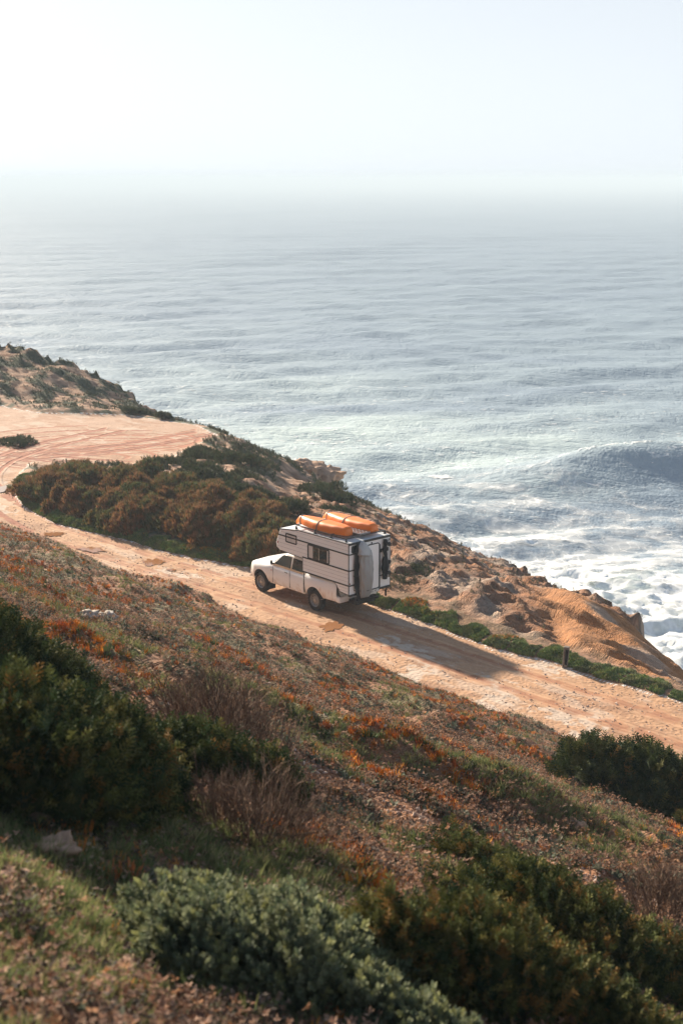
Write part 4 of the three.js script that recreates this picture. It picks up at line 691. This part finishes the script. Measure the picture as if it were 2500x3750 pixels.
jun(1.35, -7.0, 0.72, 0.46, 7500, 0.10, 'broad green bush right of the pale stony slope in the middle', { tipShare: 0.45 });
jun(1.05, -8.95, 0.40, 0.26, 1800, 0.10, 'low olive bush at the end of the bare earth strip', { tipShare: 0.5 });
jun(4.75, -19.9, 1.45, 0.95, 5200, 0.22, 'big rounded dark bush beside the track at the right edge', { tipShare: 0.2 });
jun(0.91, -10.2, 0.15, 0.20, 260, 0.09, 'small round bush alone on the bare earth strip', { lobes: 3 });
jun(1.35, -5.4, 0.55, 0.26, 3200, 0.10, 'low green bush with orange sprigs in the bottom right corner', { tipShare: 0.7 });
jun(4.72, -17.0, 0.28, 0.40, 500, 0.14, 'small green bush cut off by the right edge', { lobes: 4 });
bush({ name: 'leafy_bush', label: 'grey-green small-leaved bush in the front middle', category: 'bush', x: -0.12, z: -4.75, r: 0.60, h: 0.46, n: 19000, size: 0.043, kind: 'leafy', pal: PAL.leafy, tip: PAL.leafyTip, tipShare: 0.4, lobes: 9 });
bush({ name: 'leafy_bush', label: 'grey-green small-leaved bush cut off by the bottom edge', category: 'bush', x: 0.34, z: -4.30, r: 0.36, h: 0.26, n: 7500, size: 0.042, kind: 'leafy', pal: PAL.leafy, tip: PAL.leafyTip, tipShare: 0.4 });
const twg = (x, z, r, h, n, size, label, more = {}) => bush({ name: 'twig_bush', label, category: 'bush', group: 'leafless brown bushes', x, z, r, h, n, size, kind: 'twig', pal: PAL.twig, up: 0.9, ...more });
twg(-0.95, -10.3, 0.50, 0.55, 520, 0.34, 'leafless reddish twig bush above the dark green bush');
twg(-0.45, -7.05, 0.34, 0.34, 560, 0.24, 'leafless brown twig bush behind the grey-green bush');
twg(2.25, -8.5, 0.26, 0.42, 500, 0.28, 'leafless twig bush at the right edge');
twg(-1.35, -12.2, 0.30, 0.42, 350, 0.30, 'thin leafless twig bush left of the grassy hollow');
bush({ name: 'ice_plant_clump', label: 'orange and green succulent clump on the slope below the truck', category: 'plant', x: -1.95, z: -23.9, r: 0.62, h: 0.22, n: 700, size: 0.15, kind: 'ice', pal: PAL.green, tip: PAL.orange, tipShare: 0.65, stems: 0 });

// rust-brown thicket on the seaward side of the bend
const ORD = ['first', 'second', 'third', 'fourth', 'fifth', 'sixth', 'seventh', 'eighth', 'ninth', 'tenth'];
const FRONT = [[-13.96, -63.90, 1.18, 0.98], [-12.56, -61.80, 1.21, 1.02], [-11.16, -60.50, 1.26, 1.05], [-9.86, -59.30, 1.23, 0.98], [-8.66, -58.30, 1.14, 1.02], [-7.26, -57.20, 1.25, 0.98], [-5.96, -56.00, 1.22, 0.95], [-4.76, -55.00, 1.20, 0.88], [-3.56, -53.90, 1.11, 0.79], [-2.46, -53.10, 0.96, 0.66]];
const BACK = [[-14.16, -66.50, 1.45, 0.79], [-12.06, -64.90, 1.58, 0.82], [-10.06, -63.20, 1.53, 0.85], [-8.16, -61.30, 1.48, 0.82], [-6.46, -59.30, 1.28, 0.76], [-4.86, -57.20, 1.23, 0.66], [-3.56, -55.30, 1.05, 0.59]];
FRONT.forEach(([x, z, r, h], i) => bush({ name: 'heath_shrub', label: `rust-brown feathery shrub by the track, ${ORD[i]} from the left of the front row`, category: 'shrub', group: 'rust-brown shrubs on the bend', x, z, r, h, n: 3400, size: 0.27, kind: 'feather', pal: PAL.rust, pal2: PAL.heathGreen, tip: PAL.rustTip, tipShare: 0.55, up: 1.7, lobes: 13, uneven: 1 }));
BACK.forEach(([x, z, r, h], i) => bush({ name: 'heath_shrub', label: `rust-brown feathery shrub, ${ORD[i]} from the left of the back row`, category: 'shrub', group: 'rust-brown shrubs on the bend', x, z, r, h, n: 2800, size: 0.25, kind: 'feather', pal: PAL.rust, pal2: PAL.heathGreen, tip: PAL.rustTip, tipShare: 0.5, up: 1.7, lobes: 12, uneven: 1 }));
const MATS = [[-8.6, -68.7, 1.27, 0.5, 'low green mat behind the rust-brown thicket, on the left'], [-7.1, -71.2, 1.17, 0.5, 'low green mat at the corner of the dirt pan'], [-5.2, -69.1, 0.99, 0.55, 'low green mat left of the stony gully'], [-7.0, -64.6, 1.2, 0.5, 'low green mat just behind the thicket'], [-5.3, -64.0, 1.05, 0.5, 'low green mat halfway down the mound'], [-4.0, -61.2, 0.76, 0.45, 'low green mat at the foot of the gully'], [-5.6, -60.6, 1.0, 0.45, 'low green mat behind the middle of the thicket'], [-8.0, -74.6, 0.84, 0.25, 'thin green mat on the pan edge'], [-2.2, -57.3, 0.65, 0.55, 'dark round shrub in the hollow beyond the truck'], [-4.5, -73.0, 0.9, 0.35, 'low scrub mat at the top of the gully'], [-1.2, -67.4, 0.97, 0.4, 'low scrub mat right of the gully'], [-0.4, -63.7, 0.92, 0.4, 'low scrub mat on the slope beyond the kayaks'], [0.2, -60.4, 0.75, 0.35, 'low scrub mat above the camper roof'], [2.6, -48.6, 0.92, 0.21, 'dark scrub on the bank directly behind the camper'], [-19.0, -78.5, 1.15, 0.32, 'flat green patch of scrub standing alone on the dirt pan'], [-11.4, -86.9, 0.39, 0.32, 'small dark bush on the far edge of the dirt pan'], [-13.4, -88.4, 0.72, 0.25, 'low scrub at the foot of the headland']];
for (const [x, z, r, h, label] of MATS) bush({ name: 'scrub_mat', label, category: 'shrub', group: 'low scrub along the cliff', x, z, r, h: label.includes('bank') ? h * 0.55 : h, n: 1100, size: label.includes('bank') ? 0.12 : 0.20, kind: 'juniper', pal: PAL.mat, tip: PAL.mat, stems: 0, uneven: 1, lobes: 11, core: 0 });

// ---- what nobody could count: ground cover
{
  const r = rng(404), lists = { grass: [], dry: [], ice: [], rosette: [], juniper: [] }, pick = (P) => { const c = P[(r() * P.length) | 0], m = 0.75 + 0.5 * r(); return c.map((v) => v * m); };
  const put = (k, x, y, z, s, P, lean = 0.5) => lists[k].push([x, y - s * 0.06, z, s, (r() - 0.5) * lean, 1, (r() - 0.5) * lean, pick(P), r() * 6.283]);
  const bare = LIPS[1][0];
  for (let i = 0; i < 230000; i++) {                   // hillside
    const k = r(), d = k < 0.62 ? 3.2 * Math.pow(62 / 3.2, r()) : 8 + 54 * Math.pow(r(), 0.8), a = (r() - 0.5) * 2 * 19 * R, x = Math.sin(a) * d, z = -Math.cos(a) * d, [t, q] = TQ(x, z);
    if (q < -31) continue;
    const st = fbm(t * 0.16, q * 0.55, 3, n2b), pt = fbm(t * 0.7, q * 1.1, 3, n2c), gp = fbm(t * 0.30 + 30, q * 0.5, 3), dense = fbm(t * 0.5 + 9, q * 0.8, 2);
    const db = d < 16 ? polyDist(bare, x, z, false)[0] : 9;
    if (db < 0.95 && r() < 0.94) continue;
    if (dense < -0.15 && r() < 0.5) continue;
    const nearL = smooth(8.5, 5.5, d) * smooth(0.6, -0.2, x);
    const o = spot(x, z); if (!o.hillside || o.dR < 0.06) continue;
    const lip = d < 20 ? Math.exp(-((polyDist(LIPS[0][0], x, z, false)[0] / 0.7) ** 2)) : 0;
    if (nearL > 0.4 && r() < 0.85) { const v = r(), g = pt + 0.5 * gp; if (g > -0.16 && v < 0.72) put('grass', x, o.h, z, 0.05 + 0.07 * r(), PAL.nearGrass, 1.0); else if (v < 0.55) put('rosette', x, o.h, z, 0.03 + 0.05 * r(), PAL.herb); else put('dry', x, o.h, z, 0.05 + 0.06 * r(), PAL.litter, 1.0); continue; }
    const or = st + 0.35 * pt + (o.dR < 2.5 ? 0.10 : 0), u = r();
    if (or > 0.26 && u < 0.6) put('ice', x, o.h, z, 0.06 + 0.07 * r(), u < 0.45 ? PAL.orange : PAL.green, 0.9);
    else if (gp + 0.5 * lip + 0.25 * pt + 0.30 * nearL > 0.19 && u < 0.66 + 0.14 * nearL) put('grass', x, o.h, z, 0.05 + 0.075 * r() + 0.02 * lip, PAL.grass, 0.8);
    else if (u < 0.30) put('rosette', x, o.h, z, 0.06 + 0.08 * r(), PAL.herb);
    else if (u < 0.94) put('dry', x, o.h, z, 0.08 + 0.10 * r(), PAL.dry, 0.7);
    else put('ice', x, o.h, z, 0.05 + 0.06 * r(), r() < 0.5 ? PAL.orange : PAL.green, 0.9);
  }
  const COVER = { grass: ['hillside_grass', 'short green grass scattered over the hillside', 'grass'], dry: ['dead_flower_heads', 'pinkish brown dead flower heads covering the hillside', 'plants'], ice: ['hillside_succulents', 'orange succulent sprigs streaked over the hillside', 'plants'], rosette: ['hillside_herbs', 'grey-green low herbs covering the hillside', 'plants'] };
  for (const k in COVER) { scatter(COVER[k][0], k, lists[k], scene, COVER[k][1], COVER[k][2]); lists[k] = []; }
  // succulent fringe along the seaward edge of the track
  for (let i = 0; i < 36000; i++) {
    const k = 1 + (FAR.length - 12) * r(), a = FAR[k | 0], b = FAR[(k | 0) + 1], f = k % 1, nx = -(b[1] - a[1]), nz = b[0] - a[0], l = Math.hypot(nx, nz), w = (0.10 + 0.95 * Math.pow(r(), 1.2)) * (0.75 + 0.5 * n2a(k * 1.7, 3)), x = lerp(a[0], b[0], f) + (nx / l) * w, z = lerp(a[1], b[1], f) + (nz / l) * w;
    const o = spot(x, z); if (o.dR < 0.05 || o.dR > 1.5) continue;
    if (n2c(k * 2.2, 8) + n2a(k * 7, 1) * 0.5 < -0.85) continue;
    const orange = smooth(0.1, 0.5, n2b(o.t * 0.22, 4) + (o.t > -45 && o.t < -33 ? 0.35 : 0)) * smooth(0.2, 0.9, o.dR) * (o.t > -46 ? 1 : 0.12);
    put(r() < 0.6 ? 'ice' : r() < 0.6 ? 'grass' : 'rosette', x, o.h, z, (0.05 + 0.09 * r()) * (1 + 0.5 * n2c(o.t * 1.6, o.q * 1.6)), r() < 0.55 * orange ? PAL.orange : n2b(o.t * 0.9, o.q * 1.4) > 0.25 ? PAL.grass : PAL.fringe, 1.1);
  }
  const FRINGE = { ice: ['roadside_succulents', 'bright green succulent fringe along the seaward edge of the track', 'plants'], grass: ['roadside_grass', 'grass growing through the fringe along the seaward edge of the track', 'grass'], rosette: ['roadside_herbs', 'leafy herbs in the fringe along the seaward edge of the track', 'plants'] };
  for (const k in FRINGE) { scatter(FRINGE[k][0], k, lists[k], scene, FRINGE[k][1], FRINGE[k][2]); lists[k] = []; }
  // scrub on the mound and the headland
  for (let i = 0; i < 60000; i++) {
    const t = -112 + 72 * r(), q = -34 - 24 * r(), [x, z] = XZ(t, q); if (Math.abs(x) > -z * 0.36) continue;
    const g1 = fbm(t * 0.35, q * 0.6, 4, n2c), g2 = fbm(t * 1.4, q * 2.2, 3, n2b), o = spot(x, z);
    if (o.hillside || o.dR < 0.4 || o.dE > 0.3 || (o.rock ?? 0) > 0.5) continue;
    if (g1 + 0.35 * g2 + (q < -49 ? 0.1 : 0) < -0.06 || (o.gully ?? 0) > 0.35) continue;
    put('juniper', x, o.h, z, (0.16 + 0.18 * r()) * (t < -78 ? 0.62 : 1), PAL.scrub, 1.2);
  }
  for (let i = 0; i < 9000; i++) {                     // a few dark tufts in the rock
    const t = -52 + 30 * r(), q = -34 - 16 * r(), [x, z] = XZ(t, q), g1 = fbm(t * 0.35, q * 0.6, 4, n2c), g2 = fbm(t * 1.4, q * 2.2, 3, n2b); if (g2 + 0.4 * g1 < 0.26) continue;
    const o = spot(x, z); if (o.hillside || o.dR < 1 || o.dE > 0 || (o.dune ?? 0) > 0.3) continue;
    put('juniper', x, o.h, z, 0.10 + 0.12 * r(), PAL.scrub, 1.2);
  }
  scatter('cliff_scrub', 'juniper', lists.juniper, scene, 'low dark scrub covering the mound and the headland', 'plants');
}
// ---------------------------------------------------------------- stones, puddles, the post
function stoneGeo(seed, detail = 1, flat = 0.7, smoothed = false) {
  const g = mergeVertices(new THREE.IcosahedronGeometry(1, detail).deleteAttribute('uv').deleteAttribute('normal')), p = g.attributes.position;
  for (let i = 0; i < p.count; i++) { const x = p.getX(i), y = p.getY(i), z = p.getZ(i), k = 1 + 0.35 * n3(x * 1.1 + seed, y * 1.1, z * 1.1) + 0.15 * n3(x * 3, y * 3 + seed, z * 3) + (smoothed ? 0.06 * n3(x * 7, y * 12 + seed, z * 7) : 0); p.setXYZ(i, x * k, y * k * flat, z * k); }
  g.computeVertexNormals(); return smoothed ? g : toCreasedNormals(g, 0.5);
}
{
  const mats = [[0.50, 0.44, 0.385], [0.36, 0.235, 0.165], [0.30, 0.26, 0.235]].map((c, i) => std(['pale_stone', 'tan_stone', 'grey_stone'][i], c, 0.95, { vertexColors: true }));
  const mottle = (g, seed) => { const p = g.attributes.position, c = []; for (let i = 0; i < p.count; i++) { const x = p.getX(i), y = p.getY(i), z = p.getZ(i), a = n3(x * 2 + seed, y * 2, z * 2), b = n3(x * 7, y * 9 + seed, z * 7), l = smooth(0.25, 0.5, n3(x * 3 + 9, y * 3, z * 3 + seed)); c.push(...mix3([0.9 + 0.2 * a + 0.2 * b, 0.88 + 0.2 * a + 0.2 * b, 0.86 + 0.2 * a + 0.2 * b], [0.5, 0.48, 0.4], 0.6 * l)); } g.setAttribute('color', new THREE.Float32BufferAttribute(c, 3)); return g; };
  const rocks = [
    [-3.80, -19.55, 0.12, 0, 'small pale rock beside a larger pale rock on the left slope'], [-3.60, -19.75, 0.17, 0, 'larger of two pale rocks on the left slope'],
    [-0.61, -11.39, 0.055, 0, 'pale stone on the bare earth below the grassy lip'], [-0.47, -11.58, 0.05, 1, 'tan stone beside the pale stone on the bare earth'],
    [-1.26, -5.45, 0.085, 1, 'tan weathered rock half buried at the front left'], [-1.42, -5.85, 0.075, 1, 'reddish rock behind the tan rock at the front left'], [-1.06, -5.15, 0.06, 0, 'pale rock below the tan rock at the front left'],
    [-0.76, -4.4, 0.035, 2, 'small grey stone among the blurred grass'], [0.76, -8.2, 0.085, 0, 'pale rock behind the olive feathery bush'], [2.41, -12.79, 0.075, 1, 'round stone under the dead flower heads on the right slope'],
    [2.51, -14.6, 0.07, 2, 'grey stone by the earth strip on the right'], [4.3, -17.7, 0.10, 1, 'reddish stone on the pale slope below the big bush'], [0.35, -12.45, 0.045, 0, 'pale pebble on the grassy lip'],
  ];
  rocks.forEach(([x, z, s, m, label], i) => { const o = part(numbered('rock'), mottle(stoneGeo(i * 7.3, 7, 0.65, true), i).scale(s * 1.25, s, s), mats[m], scene); o.position.set(x, H(x, z) + s * 0.22, z); o.rotation.set(0.2 * J(1), i * 1.7, 0.2 * J(1)); tag(o, label, 'rock'); });
  // the crag that stands out from the cliff edge
  const crag = part('sea_crag', (() => { const g = mergeVertices(new THREE.IcosahedronGeometry(1, 14).deleteAttribute('uv').deleteAttribute('normal')), p = g.attributes.position; for (let i = 0; i < p.count; i++) { let x = p.getX(i), y = p.getY(i), z = p.getZ(i); const k = 1 + 0.28 * n3(x * 1.3, y * 1.3, z * 1.3 + 4) + 0.1 * n3(x * 4, y * 7, z * 4) + 0.05 * n3(x * 9, y * 16, z * 9); const yy = Math.min(y * k, 0.55 + 0.12 * n3(x * 2, 3, z * 2) - 0.25 * x); p.setXYZ(i, x * k * (1 + 0.06 * Math.sin(yy * 26)), yy, z * k * (1 + 0.06 * Math.sin(yy * 26))); } g.computeVertexNormals(); return g; })(), std('crag_stone', [0.36, 0.225, 0.15], 0.95), scene);
  crag.scale.set(1.5, 1.7, 1.5); crag.position.set(-1.6, -3.3, -83.6); tag(crag, 'blocky sandstone crag standing at the cliff edge above the camper', 'rock');
  // loose stones
  const r = rng(808), mat = std('loose_stone', [1, 1, 1], 0.95), add = (name, label, cat, n, fn) => { const host = kindOf(thing(name, label, cat), 'stuff'); for (let v = 0; v < 3; v++) { const g = stoneGeo(30 + v * 11 + name.length, 0, 0.65), L = []; for (let i = 0; i < n; i++) { const s = fn(); if (s) L.push(s); } const im = new THREE.InstancedMesh(g, mat, L.length); im.name = 'stones'; im.castShadow = im.receiveShadow = true; L.forEach(([x, y, z, s, c], i) => { qA.setFromEuler(new THREE.Euler(r() * 6, r() * 6, r() * 6)); mA.compose(vB.set(x, y, z), qA, vS.set(s, s * 0.8, s * (0.7 + 0.5 * r()))); im.setMatrixAt(i, mA); im.setColorAt(i, cA.setRGB(...c)); }); kindOf(im, 'stuff'); host.add(im); } };
  const tone = [[0.40, 0.30, 0.24], [0.30, 0.19, 0.14], [0.24, 0.14, 0.10], [0.46, 0.37, 0.31], [0.20, 0.13, 0.10]];
  add('hillside_gravel', 'small stones littering the bare earth of the hillside', 'stones', 5200, () => {
    const bareOne = r() < 0.45; let x, z;
    if (bareOne) { const k = r() * (LIPS[1][0].length - 1), a = LIPS[1][0][k | 0], b = LIPS[1][0][(k | 0) + 1], f = k % 1; x = lerp(a[0], b[0], f) + (r() - 0.5) * 1.7; z = lerp(a[1], b[1], f) + (r() - 0.5) * 1.9; } else { const d = 3.5 * Math.pow(15, r()), an = (r() - 0.5) * 38 * R; x = Math.sin(an) * d; z = -Math.cos(an) * d; }
    const o = spot(x, z); if (!o.hillside) return null; const s = 0.008 + 0.022 * Math.pow(r(), 3); return [x, o.h + s * 0.2, z, s * (bareOne ? 1 : 1.3), tone[(r() * 5) | 0]];
  });
  add('track_gravel', 'loose gravel on the dirt track', 'stones', 2600, () => { const k = 1 + (NEAR.length - 3) * r(), a = NEAR[k | 0], b = NEAR[(k | 0) + 1], f = k % 1, w = 6 * r(), x = lerp(a[0], b[0], f) + 0.75 * w, z = lerp(a[1], b[1], f) - 0.66 * w, o = spot(x, z); if (o.dR > 0.1) return null; const s = 0.01 + 0.03 * Math.pow(r(), 4); return [x, o.h + s * 0.1, z, s, tone[[0, 3, 3, 1][(r() * 4) | 0]].map((v) => v * 1.15)]; });
  // puddles
  const muddy = std('muddy_water', [0.30, 0.145, 0.070], 0.05, { ior: 1.33 }), wet = std('wet_silt', [0.42, 0.33, 0.26], 0.18, { ior: 1.33 });
  [[-12.5, -57.5, 0.52, 0.36, 0, 'long brown puddle on the bend of the track'], [-10.4, -54.9, 0.58, 0.36, 0, 'brown puddle with a pale rim, second along the track'], [-7.6, -53.0, 0.46, 0.52, 0, 'round brown puddle ahead of the truck'], [-6.7, -51.9, 0.24, 0.16, 0, 'small brown puddle nearest the front of the truck'], [-0.35, -44.9, 0.36, 0.55, 0, 'orange-brown puddle behind the truck'], [-16.9, -66.4, 0.45, 1.5, 1, 'bright wet patch reflecting the sky at the left edge of the track']].forEach(([x, z, a, b, m, label], n) => {
    const pos = [0, 0, 0], ix = [], N = 40; let top = -9; for (let i = 0; i < N; i++) { const w = (i / N) * 6.283, k = 0.9 + 0.34 * n2a(Math.cos(w) * 1.4 + n * 5, Math.sin(w) * 1.4) + 0.16 * n2b(Math.cos(w) * 4, Math.sin(w) * 4 + n); pos.push(a * k * Math.cos(w), 0, b * k * Math.sin(w)); top = Math.max(top, H(x + a * 0.6 * Math.cos(w), z + b * 0.6 * Math.sin(w))); ix.push(0, 1 + ((i + 1) % N), 1 + i); }
    const o = part(numbered('puddle'), geoFrom(pos, ix), m ? wet : muddy, scene); o.position.set(x, Math.max(top, H(x, z)) + 0.006, z); o.rotation.y = -0.4; tag(o, label, 'puddle');
  });
  // marker post
  const p = thing('wooden_post', 'short weathered wooden post with a black slot, beyond the track on the right', 'post'); p.position.set(7.05, H(7.05, -40.8) - 0.05, -40.8); p.rotation.set(0.02, -0.25, -0.05);
  const grain = tileTex(128, (u, v, n) => 0.72 + 0.25 * n(u, v * 0.2, 30) + 0.1 * n(u, v, 8), 71); grain.colorSpace = THREE.SRGBColorSpace;
  part('post', new RoundedBoxGeometry(0.17, 0.80, 0.15, 2, 0.012).translate(0, 0.35, 0), std('weathered_wood', [0.34, 0.29, 0.25], 0.95, { map: grain }), p);
  part('slot', new THREE.BoxGeometry(0.09, 0.50, 0.02).translate(0.022, 0.42, 0.072), M.cloth, p);
}
renderer.render(scene, camera);
